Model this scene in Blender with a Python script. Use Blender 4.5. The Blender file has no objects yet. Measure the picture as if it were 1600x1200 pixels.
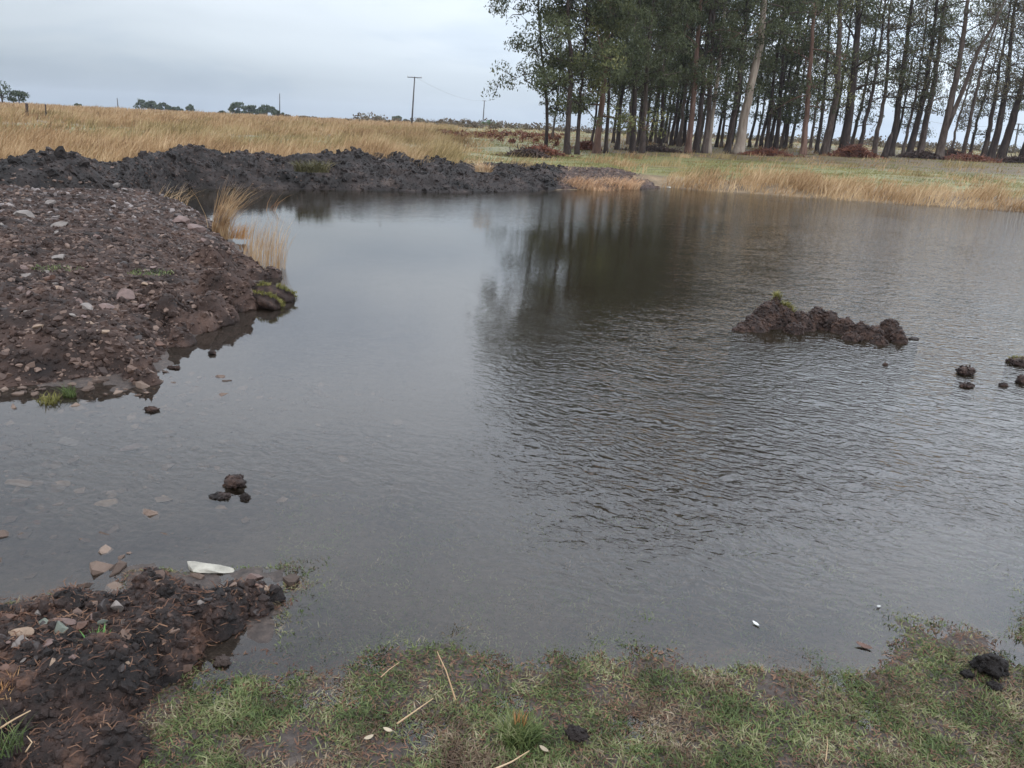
import bpy, bmesh, math, random
import numpy as np
from mathutils import Matrix, Vector

S = bpy.context.scene
COL = S.collection
R = math.radians
PI = math.pi
rng = np.random.default_rng(7)

# ------------------------------------------------------------------ camera
CAMZ = 1.65
FPX = 1205.0                       # focal length in photograph pixels (1600 wide)
PITCH, ROLL = R(18.3), R(2.75)
_f = np.array([0, math.cos(PITCH), -math.sin(PITCH)])
_r0 = np.array([1.0, 0, 0]); _u0 = np.array([0, math.sin(PITCH), math.cos(PITCH)])
_r = _r0*math.cos(ROLL) + _u0*math.sin(ROLL)
_u = -_r0*math.sin(ROLL) + _u0*math.cos(ROLL)
cam = bpy.data.objects.new('camera', bpy.data.cameras.new('camera'))
COL.objects.link(cam)
M = Matrix.Identity(4)
for i in range(3):
    M[i][0] = _r[i]; M[i][1] = _u[i]; M[i][2] = -_f[i]
M[2][3] = CAMZ
cam.matrix_world = M
cam.data.sensor_fit = 'HORIZONTAL'; cam.data.sensor_width = 36.0
cam.data.lens = 36.0*FPX/1600.0
cam.data.clip_start = 0.05; cam.data.clip_end = 8000
S.camera = cam
S.render.resolution_x, S.render.resolution_y = 1024, 768
S.render.engine = 'CYCLES'
S.cycles.use_denoising = True
S.cycles.max_bounces = 6; S.cycles.transparent_max_bounces = 8
S.cycles.diffuse_bounces = 2; S.cycles.glossy_bounces = 2
S.cycles.sample_clamp_indirect = 4.0
S.view_settings.view_transform = 'Standard'; S.view_settings.look = 'None'
S.view_settings.exposure = 0.52; S.view_settings.gamma = 1.0

# ------------------------------------------------------------------ world and sun (overcast)
SUN_EL, SUN_AZ = R(56), R(-150)     # azimuth from +Y: behind the camera, to the left
W = bpy.data.worlds.new('World'); S.world = W; W.use_nodes = True
nt = W.node_tree; nt.nodes.clear(); N = nt.nodes.new; L = nt.links.new
out = N('ShaderNodeOutputWorld'); bg = N('ShaderNodeBackground'); bg.inputs['Strength'].default_value = 0.1
L(bg.outputs[0], out.inputs['Surface'])
sky = N('ShaderNodeTexSky'); sky.sky_type = 'NISHITA'; sky.sun_disc = False
sky.sun_elevation = SUN_EL; sky.sun_rotation = -SUN_AZ
tc = N('ShaderNodeTexCoord'); sep = N('ShaderNodeSeparateXYZ'); L(tc.outputs['Generated'], sep.inputs[0])
def ramp(nodes, pts, interp='LINEAR'):
    r = nodes.new('ShaderNodeValToRGB'); r.color_ramp.interpolation = interp
    e = r.color_ramp.elements
    while len(e) < len(pts): e.new(0.5)
    for k, (p, c) in enumerate(pts):
        e[k].position = p; e[k].color = tuple(c)+((1,) if len(c) == 3 else ())
    return r
# cloud brightness rises from the horizon to the zenith
el = ramp(nt.nodes, [(0.0, (3.7, 4.5, 5.6)), (0.04, (4.5, 5.2, 6.1)), (0.08, (6.5, 7.2, 8.0)), (0.14, (7.7, 8.4, 9.1)), (0.20, (10.4, 11.2, 12.1)), (0.3, (14.2, 15.2, 16.6)), (0.5, (16.4, 17.5, 19.0)), (1, (15.4, 16.5, 18.0))])
L(sep.outputs['Z'], el.inputs[0])
mp = N('ShaderNodeMapping'); mp.inputs['Scale'].default_value = (2.2, 2.2, 9.0); mp.inputs['Location'].default_value = (0.35, 0.0, 0.6)
L(tc.outputs['Generated'], mp.inputs[0])
n1 = N('ShaderNodeTexNoise'); n1.inputs['Scale'].default_value = 1.6; n1.inputs['Detail'].default_value = 5; n1.inputs['Roughness'].default_value = 0.5; n1.inputs['Distortion'].default_value = 0.35
L(mp.outputs[0], n1.inputs['Vector'])
cr = ramp(nt.nodes, [(0.30, (0.74, 0.78, 0.84)), (0.46, (0.91, 0.93, 0.96)), (0.52, (1.0, 1.0, 1.0)), (0.75, (1.10, 1.09, 1.08))])
L(n1.outputs['Fac'], cr.inputs[0])
# brighter towards the right where the cloud is thinner
ax = N('ShaderNodeMapRange'); ax.inputs['From Min'].default_value = -0.6; ax.inputs['From Max'].default_value = 0.5
ax.inputs['To Min'].default_value = 0.60; ax.inputs['To Max'].default_value = 1.22
L(sep.outputs['X'], ax.inputs['Value'])
m1 = N('ShaderNodeMix'); m1.data_type = 'RGBA'; m1.blend_type = 'MULTIPLY'; m1.inputs[0].default_value = 1
L(el.outputs[0], m1.inputs[6]); L(cr.outputs[0], m1.inputs[7])
m2 = N('ShaderNodeVectorMath'); m2.operation = 'SCALE'
L(m1.outputs[2], m2.inputs[0]); L(ax.outputs[0], m2.inputs['Scale'])
m3 = N('ShaderNodeMix'); m3.data_type = 'RGBA'; m3.inputs[0].default_value = 0.9
L(sky.outputs[0], m3.inputs[6]); L(m2.outputs[0], m3.inputs[7])
L(m3.outputs[2], bg.inputs['Color'])

sun = bpy.data.objects.new('sun', bpy.data.lights.new('sun', 'SUN')); COL.objects.link(sun)
sun.data.energy = 0.8; sun.data.angle = R(40); sun.data.color = (1.0, 0.97, 0.93)
d = Vector((math.sin(SUN_AZ)*math.cos(SUN_EL), math.cos(SUN_AZ)*math.cos(SUN_EL), math.sin(SUN_EL)))
sun.rotation_euler = d.to_track_quat('Z', 'Y').to_euler()

# ------------------------------------------------------------------ measuring helpers
def ray(px, py):
    a = np.asarray(px, float); b = np.asarray(py, float)
    v = _f[:, None] + _r[:, None]*((a.reshape(1, -1)-800)/FPX) + _u[:, None]*((600-b.reshape(1, -1))/FPX)
    return v.T
def P(px, py, z=0.0):
    v = ray(px, py)[0]; t = (z-CAMZ)/v[2]
    return np.array([v[0]*t, v[1]*t, z])
def Q(px, py, D):
    v = ray(px, py)[0]; t = D/math.hypot(v[0], v[1])
    return np.array([v[0]*t, v[1]*t, CAMZ+v[2]*t])
def proj(p):
    q = np.asarray(p, float) - np.array([0, 0, CAMZ])
    w = np.maximum(q@_f, 1e-3)
    return 800+FPX*(q@_r)/w, 600-FPX*(q@_u)/w
def sm(t, a=0.0, b=1.0):
    t = np.clip((np.asarray(t, float)-a)/(b-a), 0, 1); return t*t*(3-2*t)

_perm = np.random.default_rng(3).permutation(256); _perm = np.concatenate([_perm]*3)
_g = np.random.default_rng(4).normal(size=(256, 3)); _g /= np.linalg.norm(_g, axis=1)[:, None]
def perlin(p):
    p = np.asarray(p, float); i = np.floor(p).astype(int); f = p-i; i &= 255
    u = f*f*f*(f*(f*6-15)+10); r = 0
    for dx in (0, 1):
        wx = u[:, 0] if dx else 1-u[:, 0]
        for dy in (0, 1):
            wy = u[:, 1] if dy else 1-u[:, 1]
            for dz in (0, 1):
                wz = u[:, 2] if dz else 1-u[:, 2]
                h = _perm[_perm[_perm[(i[:, 0]+dx) & 255]+((i[:, 1]+dy) & 255)]+((i[:, 2]+dz) & 255)]
                g = _g[h]
                r = r + wx*wy*wz*(g[:, 0]*(f[:, 0]-dx)+g[:, 1]*(f[:, 1]-dy)+g[:, 2]*(f[:, 2]-dz))
    return r*1.5
def fbm(p, octv=4, gain=0.5, ridged=False):
    p = np.asarray(p, float); a = 1; s = 0
    for k in range(octv):
        n = perlin(p*(2.03**k)+17.3*k)
        if ridged: n = 1-2*np.abs(n)
        s = s+a*n; a *= gain
    return s
def xy3(x, y, s, z=0.0): return np.stack([x/s, y/s, np.full_like(x, z)], 1)

def sdist(x, y, poly):             # > 0 inside
    x = np.asarray(x, float).ravel(); y = np.asarray(y, float).ravel()
    d2 = np.full(x.shape, 1e18); ins = np.zeros(x.shape, bool)
    n = len(poly)
    for k in range(n):
        ax_, ay = poly[k][0], poly[k][1]; bx, by = poly[(k+1) % n][0], poly[(k+1) % n][1]
        ex, ey = bx-ax_, by-ay; t = np.clip(((x-ax_)*ex+(y-ay)*ey)/(ex*ex+ey*ey+1e-12), 0, 1)
        d2 = np.minimum(d2, (x-ax_-t*ex)**2+(y-ay-t*ey)**2)
        if by != ay: ins ^= ((ay > y) != (by > y)) & (x < (bx-ax_)*(y-ay)/(by-ay)+ax_)
    d = np.sqrt(d2); return np.where(ins, d, -d)

# ------------------------------------------------------------------ mesh helpers
def mesh(name, V, Fs, mat=None, attrs=None, smooth=False):
    V = np.asarray(V, np.float32)
    if not isinstance(Fs, (list, tuple)): Fs = [Fs]
    Fs = [np.asarray(F, np.int32) for F in Fs if len(F)]
    me = bpy.data.meshes.new(name); me.vertices.add(len(V)); me.vertices.foreach_set('co', V.ravel())
    nl = sum(F.size for F in Fs); npoly = sum(len(F) for F in Fs)
    me.loops.add(nl); me.polygons.add(npoly)
    me.loops.foreach_set('vertex_index', np.concatenate([F.ravel() for F in Fs]))
    st = []; o = 0
    for F in Fs:
        st.append(o+np.arange(len(F), dtype=np.int32)*F.shape[1]); o += F.size
    me.polygons.foreach_set('loop_start', np.concatenate(st).astype(np.int32))
    me.polygons.foreach_set('use_smooth', np.full(npoly, bool(smooth)))
    me.update(calc_edges=True); me.validate()
    for k, v in (attrs or {}).items():
        a = me.attributes.new(k, 'FLOAT', 'POINT'); a.data.foreach_set('value', np.asarray(v, np.float32))
    if mat: me.materials.append(mat)
    return me
def link(name, me, parent=None, loc=None, **tags):
    o = bpy.data.objects.new(name, me); COL.objects.link(o)
    if parent is not None: o.parent = parent
    if loc is not None: o.location = loc
    for k, v in tags.items():
        if v: o[k] = v
    return o
def empty(name, loc, **tags): return link(name, None, loc=tuple(loc), **tags)
def join(parts):                   # [(V, F)] with equal-size faces
    Vs, Fs, o = [], [], 0
    for V, F in parts:
        Vs.append(V); Fs.append(np.asarray(F)+o); o += len(V)
    return np.concatenate(Vs), np.concatenate(Fs)
def grid_faces(nu, nv):
    i = np.arange(nu-1)[:, None]*nv+np.arange(nv-1)[None]
    return np.stack([i, i+nv, i+nv+1, i+1], -1).reshape(-1, 4)
def tube(pts, rad, sides=6, cap=True):
    pts = np.asarray(pts, float); n = len(pts); rad = np.broadcast_to(rad, n)
    t = np.gradient(pts, axis=0); t /= np.linalg.norm(t, axis=1)[:, None]+1e-9
    ref = np.array([0.0, 0, 1]) if abs(t[:, 2]).mean() < 0.8 else np.array([1.0, 0, 0])
    a = np.cross(t, ref); a /= np.linalg.norm(a, axis=1)[:, None]+1e-9; b = np.cross(t, a)
    th = np.arange(sides)*2*PI/sides
    V = pts[:, None]+rad[:, None, None]*(np.cos(th)[None, :, None]*a[:, None]+np.sin(th)[None, :, None]*b[:, None])
    V = V.reshape(-1, 3); F = []
    i = np.arange(n-1)[:, None]*sides; k = np.arange(sides)[None]; k2 = (k+1) % sides
    F = np.stack([i+k, i+k2, i+sides+k2, i+sides+k], -1).reshape(-1, 4)
    if cap:
        V = np.concatenate([V, pts[:1], pts[-1:]]); m = n*sides
        c0 = [[m, (q+1) % sides, q, m] for q in range(sides)]
        c1 = [[m+1, (n-1)*sides+q, (n-1)*sides+(q+1) % sides, m+1] for q in range(sides)]
        # degenerate quads avoided: build caps as thin quads on pairs of sides
        if sides % 2 == 0:
            c0 = [[m, (q+2) % sides, (q+1) % sides, q] for q in range(0, sides, 2)]
            c1 = [[m+1, (n-1)*sides+q, (n-1)*sides+q+1, (n-1)*sides+(q+2) % sides] for q in range(0, sides, 2)]
            F = np.concatenate([F, c0, c1])
    return V, F
def rotmat(n, g, full=True):
    q = g.normal(size=(n, 4)); q /= np.linalg.norm(q, axis=1)[:, None]; w, x, y, z = q.T
    return np.stack([np.stack([1-2*(y*y+z*z), 2*(x*y-z*w), 2*(x*z+y*w)], -1), np.stack([2*(x*y+z*w), 1-2*(x*x+z*z), 2*(y*z-x*w)], -1), np.stack([2*(x*z-y*w), 2*(y*z+x*w), 1-2*(x*x+y*y)], -1)], 1)
def rotz(a):
    c, s = np.cos(a), np.sin(a); z = np.zeros_like(c); o = np.ones_like(c)
    return np.stack([np.stack([c, -s, z], -1), np.stack([s, c, z], -1), np.stack([z, z, o], -1)], 1)
def tilt(n, g, amt):               # random z-rotation then small tilt
    A = rotz(g.uniform(0, 2*PI, n)); ax_ = g.uniform(0, 2*PI, n); th = g.normal(0, amt, n)
    B = rotz(ax_); c, s = np.cos(th), np.sin(th); z = np.zeros_like(c); o = np.ones_like(c)
    X = np.stack([np.stack([o, z, z], -1), np.stack([z, c, -s], -1), np.stack([z, s, c], -1)], 1)
    return B@X@A
def ico(sub):
    bm = bmesh.new(); bmesh.ops.create_icosphere(bm, subdivisions=sub, radius=1)
    V = np.array([v.co[:] for v in bm.verts]); F = np.array([[v.index for v in f.verts] for f in bm.faces]); bm.free()
    return V, F
ICO = {k: ico(k) for k in (1, 2, 3, 4)}
def stone(seed, sub=2, flat=0.5, cuts=9):
    cuts += 6
    g = np.random.default_rng(seed); V, F = ICO[sub]; V = V.copy()
    for k in range(cuts):
        n = g.normal(size=3); n /= np.linalg.norm(n); dd = g.uniform(0.34, 0.72)
        e = V@n-dd; V = V-np.clip(e, 0, None)[:, None]*n
    V = V*np.array([1.0, g.uniform(0.6, 0.95), flat*g.uniform(0.75, 1.25)])
    V = V+0.045*np.stack([perlin(V*3+k*9+seed) for k in range(3)], 1)
    return V/np.abs(V[:, :2]).max(), F
def clod(seed, sub=3, sz=(1, 1, 0.8), rough=0.35):
    g = np.random.default_rng(seed); V, F = ICO[sub]; o = g.uniform(0, 50, 3)
    n = fbm(V*1.3+o, 4, 0.6); m = fbm(V*4+o, 3, 0.6, True)
    return V*(1+rough*n+0.10*m)[:, None]*np.array(sz), F
def scatter(protos, which, pos, rot, scl):
    Vs, Fs, o = [], [], 0
    scl = np.asarray(scl, float)
    if scl.ndim == 1: scl = np.repeat(scl[:, None], 3, 1)
    for k, (V, F) in enumerate(protos):
        ix = np.where(which == k)[0]
        if not len(ix): continue
        W_ = np.einsum('nij,nvj->nvi', rot[ix], V[None]*scl[ix][:, None])+pos[ix][:, None]
        Vs.append(W_.reshape(-1, 3)); Fs.append((F[None]+(np.arange(len(ix))*len(V))[:, None, None]).reshape(-1, F.shape[1])+o); o += len(ix)*len(V)
    return np.concatenate(Vs), np.concatenate(Fs)
def blades(pos, h, w, az, lean, g, droop=0.5, faceaz=None):
    """tapering, bending blades: pos (n,3), h height, w width, az lean direction, lean horizontal reach / height"""
    n = len(pos); h = np.broadcast_to(h, n); w = np.broadcast_to(w, n); lean = np.broadcast_to(lean, n)
    d_ = np.stack([np.cos(az), np.sin(az), np.zeros(n)], 1)
    fa = g.uniform(0, PI, n) if faceaz is None else faceaz
    s_ = np.stack([np.cos(fa), np.sin(fa), np.zeros(n)], 1)
    up = np.array([0, 0, 1.0])
    def at(t): return pos+(h*t*(1-droop*lean*t*0.5))[:, None]*up+(h*lean*t**1.8)[:, None]*d_
    a, b, c, e = at(0.0), at(0.4), at(0.75), at(1.0)
    V = np.stack([a-s_*w[:, None]/2, a+s_*w[:, None]/2, b+s_*w[:, None]*0.45, b-s_*w[:, None]*0.45, c+s_*w[:, None]*.3, c-s_*w[:, None]*.3, e], 1).reshape(-1, 3)
    k = np.arange(n)[:, None]*7
    return V, [np.concatenate([k+np.array([[0, 1, 2, 3]]), k+np.array([[3, 2, 4, 5]])]), k+np.array([[5, 4, 6]])]

# ------------------------------------------------------------------ materials
def mat(name):
    m = bpy.data.materials.new(name); m.use_nodes = True; t = m.node_tree; t.nodes.clear()
    o = t.nodes.new('ShaderNodeOutputMaterial'); b = t.nodes.new('ShaderNodeBsdfPrincipled'); t.links.new(b.outputs[0], o.inputs[0])
    return m, t, b
def noise(t, scale, detail=4, rough=0.55, vec=None, dist=0.0):
    n = t.nodes.new('ShaderNodeTexNoise'); n.inputs['Scale'].default_value = scale; n.inputs['Detail'].default_value = detail
    n.inputs['Roughness'].default_value = rough; n.inputs['Distortion'].default_value = dist
    if vec is None:
        g = t.nodes.new('ShaderNodeNewGeometry'); vec = g.outputs['Position']
    t.links.new(vec, n.inputs['Vector']); return n
def mixc(t, fac, a, b, mode='MIX'):
    m = t.nodes.new('ShaderNodeMix'); m.data_type = 'RGBA'; m.blend_type = mode
    for s_, v in ((0, fac), (6, a), (7, b)):
        if hasattr(v, 'node'): t.links.new(v, m.inputs[s_])
        else: m.inputs[s_].default_value = v if s_ == 0 else (*v, 1)
    return m.outputs[2]
def bump(t, b, h, strength=0.5, dist=0.02):
    n = t.nodes.new('ShaderNodeBump'); n.inputs['Strength'].default_value = strength; n.inputs['Distance'].default_value = dist
    t.links.new(h, n.inputs['Height']); t.links.new(n.outputs[0], b.inputs['Normal']); return n
def attr(t, name):
    a = t.nodes.new('ShaderNodeAttribute'); a.attribute_name = name; return a.outputs['Fac']

def speckle_mat(name, cols, scale=8, rough=0.8, island=False, bstr=0.6, bdist=0.01, bscale=60, spec=0.3):
    m, t, b = mat(name)
    n = noise(t, scale, 6, 0.65)
    src = n.outputs['Fac']
    if island:
        g = t.nodes.new('ShaderNodeNewGeometry')
        mth = t.nodes.new('ShaderNodeMath'); mth.operation = 'MULTIPLY_ADD'; mth.inputs[1].default_value = 0.65
        t.links.new(g.outputs['Random Per Island'], mth.inputs[0])
        m2_ = t.nodes.new('ShaderNodeMath'); m2_.operation = 'MULTIPLY'; m2_.inputs[1].default_value = 0.35; t.links.new(src, m2_.inputs[0])
        t.links.new(m2_.outputs[0], mth.inputs[2]); src = mth.outputs[0]
    k = len(cols)
    lo, hi = (0.08, 0.92) if island else (0.3, 0.7)
    r = ramp(t.nodes, [(lo+(hi-lo)*i/(k-1), c) for i, c in enumerate(cols)])
    t.links.new(src, r.inputs[0]); t.links.new(r.outputs[0], b.inputs['Base Color'])
    b.inputs['Roughness'].default_value = rough; b.inputs['Specular IOR Level'].default_value = spec
    n2 = noise(t, bscale, 5, 0.7); bump(t, b, n2.outputs['Fac'], bstr, bdist)
    return m

M_SOIL = speckle_mat('wet_black_soil', [(0.005, 0.004, 0.0035), (0.012, 0.009, 0.008), (0.026, 0.019, 0.017), (0.066, 0.048, 0.040)], 1.8, 0.7, bstr=1.0, bdist=0.03, bscale=18, spec=0.22)
M_PEAT = speckle_mat('wet_brown_peat', [(0.010, 0.006, 0.005), (0.030, 0.017, 0.013), (0.075, 0.042, 0.030)], 14, 0.7, bstr=1.0, bdist=0.012, bscale=50)
M_HEAP = speckle_mat('rooty_brown_soil', [(0.007, 0.005, 0.005), (0.014, 0.010, 0.009), (0.034, 0.020, 0.016), (0.10, 0.052, 0.034)], 7, 0.7, bstr=1.0, bdist=0.008, bscale=90)
M_MOUND = speckle_mat('stony_red_brown_earth', [(0.010, 0.0055, 0.0045), (0.024, 0.0135, 0.010), (0.048, 0.027, 0.020), (0.090, 0.053, 0.039)], 3.5, 0.75, bstr=1.0, bdist=0.015, bscale=45)
M_GRAVEL = speckle_mat('wet_reddish_gravel', [(0.016, 0.0085, 0.006), (0.038, 0.0205, 0.0145), (0.068, 0.039, 0.028), (0.108, 0.067, 0.049), (0.19, 0.132, 0.103)], 2, 0.62, True, bscale=120, bdist=0.004, spec=0.4)
M_GREYG = speckle_mat('grey_gravel', [(0.04, 0.033, 0.032), (0.085, 0.07, 0.066), (0.15, 0.125, 0.118), (0.26, 0.225, 0.21)], 2, 0.7, True, bscale=120, bdist=0.004)
def plain_stone(name, c, rough=0.6):
    return speckle_mat(name, [tuple(x*0.65 for x in c), c, tuple(min(1, x*1.3) for x in c)], 14, rough, bscale=80, bdist=0.004, bstr=0.5, spec=0.4)
M_ST = {'pink': plain_stone('pinkish_brown_stone', (0.125, 0.08, 0.068)), 'grey': plain_stone('pale_grey_stone', (0.155, 0.132, 0.118)), 'dark': plain_stone('dark_wet_stone', (0.035, 0.027, 0.025)),
        'tan': plain_stone('tan_stone', (0.21, 0.145, 0.10)), 'green': plain_stone('greenish_grey_stone', (0.12, 0.13, 0.105)), 'white': plain_stone('near_white_stone', (0.30, 0.28, 0.235)), 'rust': plain_stone('rusty_brown_stone', (0.10, 0.052, 0.036))}

def leafy(name, cols, scale=0.6, trans=0.25, rough=0.6, attrn=None, green=None):
    """colour differs from blade to blade (Random Per Island) and from clump to clump (position noise)"""
    m, t, b = mat(name)
    g = t.nodes.new('ShaderNodeNewGeometry'); n = noise(t, scale, 3, 0.5, g.outputs['Position'])
    a = t.nodes.new('ShaderNodeMath'); a.operation = 'MULTIPLY'; a.inputs[1].default_value = 0.5; t.links.new(g.outputs['Random Per Island'], a.inputs[0])
    c = t.nodes.new('ShaderNodeMath'); c.operation = 'MULTIPLY_ADD'; c.inputs[1].default_value = 1.7; c.inputs[2].default_value = -0.6; t.links.new(n.outputs['Fac'], c.inputs[0])
    s_ = t.nodes.new('ShaderNodeMath'); s_.operation = 'ADD'; t.links.new(a.outputs[0], s_.inputs[0]); t.links.new(c.outputs[0], s_.inputs[1])
    k = len(cols); r = ramp(t.nodes, [(0.05+0.9*i/(k-1), c_) for i, c_ in enumerate(cols)])
    t.links.new(s_.outputs[0], r.inputs[0]); col = r.outputs[0]
    if green:
        r2 = ramp(t.nodes, [(0.05+0.9*i/(len(green)-1), c_) for i, c_ in enumerate(green)]); t.links.new(s_.outputs[0], r2.inputs[0])
        col = mixc(t, attr(t, attrn), col, r2.outputs[0])
    t.links.new(col, b.inputs['Base Color']); b.inputs['Roughness'].default_value = rough; b.inputs['Specular IOR Level'].default_value = 0.25
    if trans:
        o = [x for x in t.nodes if x.type == 'OUTPUT_MATERIAL'][0]
        tr = t.nodes.new('ShaderNodeBsdfTranslucent'); t.links.new(col, tr.inputs[0])
        mx = t.nodes.new('ShaderNodeMixShader'); mx.inputs[0].default_value = trans
        t.links.new(b.outputs[0], mx.inputs[1]); t.links.new(tr.outputs[0], mx.inputs[2]); t.links.new(mx.outputs[0], o.inputs[0])
    return m
STRAW = [(0.13, 0.072, 0.033), (0.29, 0.178, 0.088), (0.43, 0.29, 0.155), (0.55, 0.40, 0.24)]
GREENS = [(0.045, 0.055, 0.018), (0.09, 0.11, 0.035), (0.15, 0.165, 0.055), (0.24, 0.23, 0.09)]
M_FIELD = leafy('field_grass_blades', STRAW, 0.5, 0.25, 0.7, 'green', [(0.10, 0.10, 0.04), (0.17, 0.165, 0.06), (0.26, 0.235, 0.10), (0.36, 0.29, 0.14)])
M_TUFT = leafy('straw_stems', [(0.26, 0.16, 0.08), (0.42, 0.28, 0.16), (0.55, 0.40, 0.25), (0.64, 0.52, 0.37)], 3, 0.3, 0.7)
M_RUST = leafy('rusty_straw_stems', [(0.20, 0.085, 0.03), (0.34, 0.16, 0.06), (0.46, 0.26, 0.11), (0.55, 0.36, 0.18)], 3, 0.3, 0.7)
M_TURF = leafy('short_turf_blades', [(0.04, 0.045, 0.02), (0.065, 0.09, 0.032), (0.11, 0.15, 0.05), (0.19, 0.21, 0.085), (0.33, 0.31, 0.18)], 7, 0.3, 0.55, 'green', [(0.09, 0.05, 0.038), (0.15, 0.09, 0.068), (0.22, 0.145, 0.11), (0.36, 0.28, 0.21)])
M_MOSS = leafy('yellow_green_grass', [(0.08, 0.075, 0.022), (0.15, 0.14, 0.04), (0.26, 0.235, 0.075)], 10, 0.25)
M_FIBRE = leafy('brown_root_fibre', [(0.04, 0.02, 0.014), (0.10, 0.05, 0.032), (0.20, 0.115, 0.07)], 12, 0.0, 0.8)
LEAF = [leafy('olive_green_leaves', [(0.0299, 0.0368, 0.0161), (0.0598, 0.0713, 0.0322), (0.1012, 0.1127, 0.0517), (0.1552, 0.1610, 0.0805)], 0.9, 0.35),
        leafy('deep_green_leaves', [(0.0253, 0.0322, 0.0149), (0.0529, 0.0621, 0.0287), (0.0897, 0.0989, 0.0460), (0.1380, 0.1403, 0.0690)], 0.9, 0.35),
        leafy('yellow_olive_leaves', [(0.0575, 0.0621, 0.0230), (0.1092, 0.1150, 0.0414), (0.1782, 0.1782, 0.0690), (0.2530, 0.2300, 0.0978)], 0.9, 0.35),
        leafy('brownish_olive_leaves', [(0.0483, 0.0414, 0.0230), (0.0897, 0.0759, 0.0414), (0.1380, 0.1150, 0.0633), (0.1955, 0.1610, 0.0978)], 0.9, 0.35)]
M_FAR = leafy('distant_tree_leaves', [(0.03, 0.042, 0.02), (0.05, 0.068, 0.032), (0.075, 0.095, 0.045)], 0.3, 0.2)
M_FARBR = leafy('distant_brown_scrub', [(0.07, 0.045, 0.028), (0.10, 0.07, 0.04), (0.12, 0.105, 0.055)], 0.2, 0.1)
M_TUFTR = leafy('weathered_gold_stems', [(0.13, 0.07, 0.035), (0.30, 0.18, 0.09), (0.46, 0.31, 0.17), (0.58, 0.44, 0.28)], 5, 0.25, 0.75)
M_TUFTO = leafy('faded_orange_stems', [(0.20, 0.11, 0.055), (0.40, 0.23, 0.125), (0.56, 0.36, 0.21), (0.66, 0.48, 0.31)], 4, 0.2, 0.75)
M_FIELDG = leafy('olive_dry_grass', [(0.05, 0.045, 0.02), (0.10, 0.09, 0.04), (0.18, 0.14, 0.07)], 2, 0.2)
def bark_mat(name, cols, zs=0.25):
    m, t, b = mat(name)
    g = t.nodes.new('ShaderNodeNewGeometry'); mp_ = t.nodes.new('ShaderNodeMapping'); mp_.inputs['Scale'].default_value = (1, 1, zs)
    t.links.new(g.outputs['Position'], mp_.inputs[0])
    n = noise(t, 4.5, 5, 0.65, mp_.outputs[0], 0.6); k = len(cols)
    r = ramp(t.nodes, [(0.3+0.4*i/(k-1), c) for i, c in enumerate(cols)]); t.links.new(n.outputs['Fac'], r.inputs[0]); t.links.new(r.outputs[0], b.inputs['Base Color'])
    b.inputs['Roughness'].default_value = 0.85; b.inputs['Specular IOR Level'].default_value = 0.2
    n2 = noise(t, 14, 4, 0.6, mp_.outputs[0]); bump(t, b, n2.outputs['Fac'], 0.8, 0.05); return m
BARK = {'dark': bark_mat('dark_brown_bark', [(0.018, 0.013, 0.012), (0.04, 0.028, 0.024), (0.075, 0.055, 0.045)]),
        'grey': bark_mat('grey_brown_bark', [(0.035, 0.025, 0.021), (0.075, 0.054, 0.044), (0.135, 0.107, 0.09)]),
        'pale': bark_mat('pale_smooth_bark', [(0.14, 0.105, 0.08), (0.27, 0.215, 0.17), (0.36, 0.31, 0.25)], 0.12),
        'red': bark_mat('reddish_peeling_bark', [(0.06, 0.035, 0.028), (0.13, 0.075, 0.055), (0.24, 0.15, 0.115)], 0.15)}

# ------------------------------------------------------------------ the pond outline on the water plane z = 0
far_shore = [(300, 293), (400, 294), (500, 294), (600, 297), (700, 300), (800, 298), (860, 297), (960, 296), (1045, 293), (1100, 298), (1200, 304), (1300, 311), (1400, 318), (1500, 324), (1600, 331), (1750, 343)]
near_shore = [(1700, 950), (1600, 972), (1560, 990), (1500, 995), (1450, 1030), (1380, 1050), (1300, 1048), (1160, 1042), (1080, 1052), (1000, 1047), (900, 1056), (800, 1052), (700, 1060), (600, 1050), (480, 1062), (400, 1052), (330, 1066), (250, 1085), (190, 1112)]
heap_edge = [(160, 1130), (205, 1050), (262, 1018), (285, 985), (335, 975), (372, 955), (425, 925), (452, 905), (440, 890), (400, 888), (330, 893), (290, 900), (255, 893), (205, 897), (190, 930), (150, 930), (100, 928), (60, 945), (0, 952)]
mound_edge = [(0, 612), (60, 606), (110, 598), (180, 592), (240, 600), (232, 585), (252, 580), (262, 560), (300, 520), (322, 500), (345, 492), (365, 478), (385, 452), (402, 436), (430, 428), (420, 420), (395, 415), (388, 400), (370, 385), (355, 362), (325, 340), (290, 325)]
LAKE = [P(*p)[:2] for p in far_shore] + [(26, 22), (33, 14), (28, 6), (12, 2.6), (5, 2.1)] + [P(*p)[:2] for p in near_shore[1:]] + [P(*p)[:2] for p in heap_edge] + [(-8, 2.9), (-8, 4.5)] + [P(*p)[:2] for p in mound_edge] + [(-6.2, 14.3), (-8.4, 16.0), (-8.8, 18.2)]
MOUND = [(-13, 4.6), (-8, 4.5)] + [P(*p)[:2] for p in mound_edge] + [(-6.2, 14.2), (-8.4, 15.8), (-13, 16)]
HEAP = [P(*p)[:2] for p in heap_edge] + [(-8, 2.9), (-8, 0.8), (-1.9, 0.9), P(60, 1300)[:2], P(170, 1230)[:2], P(178, 1160)[:2]]

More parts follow.
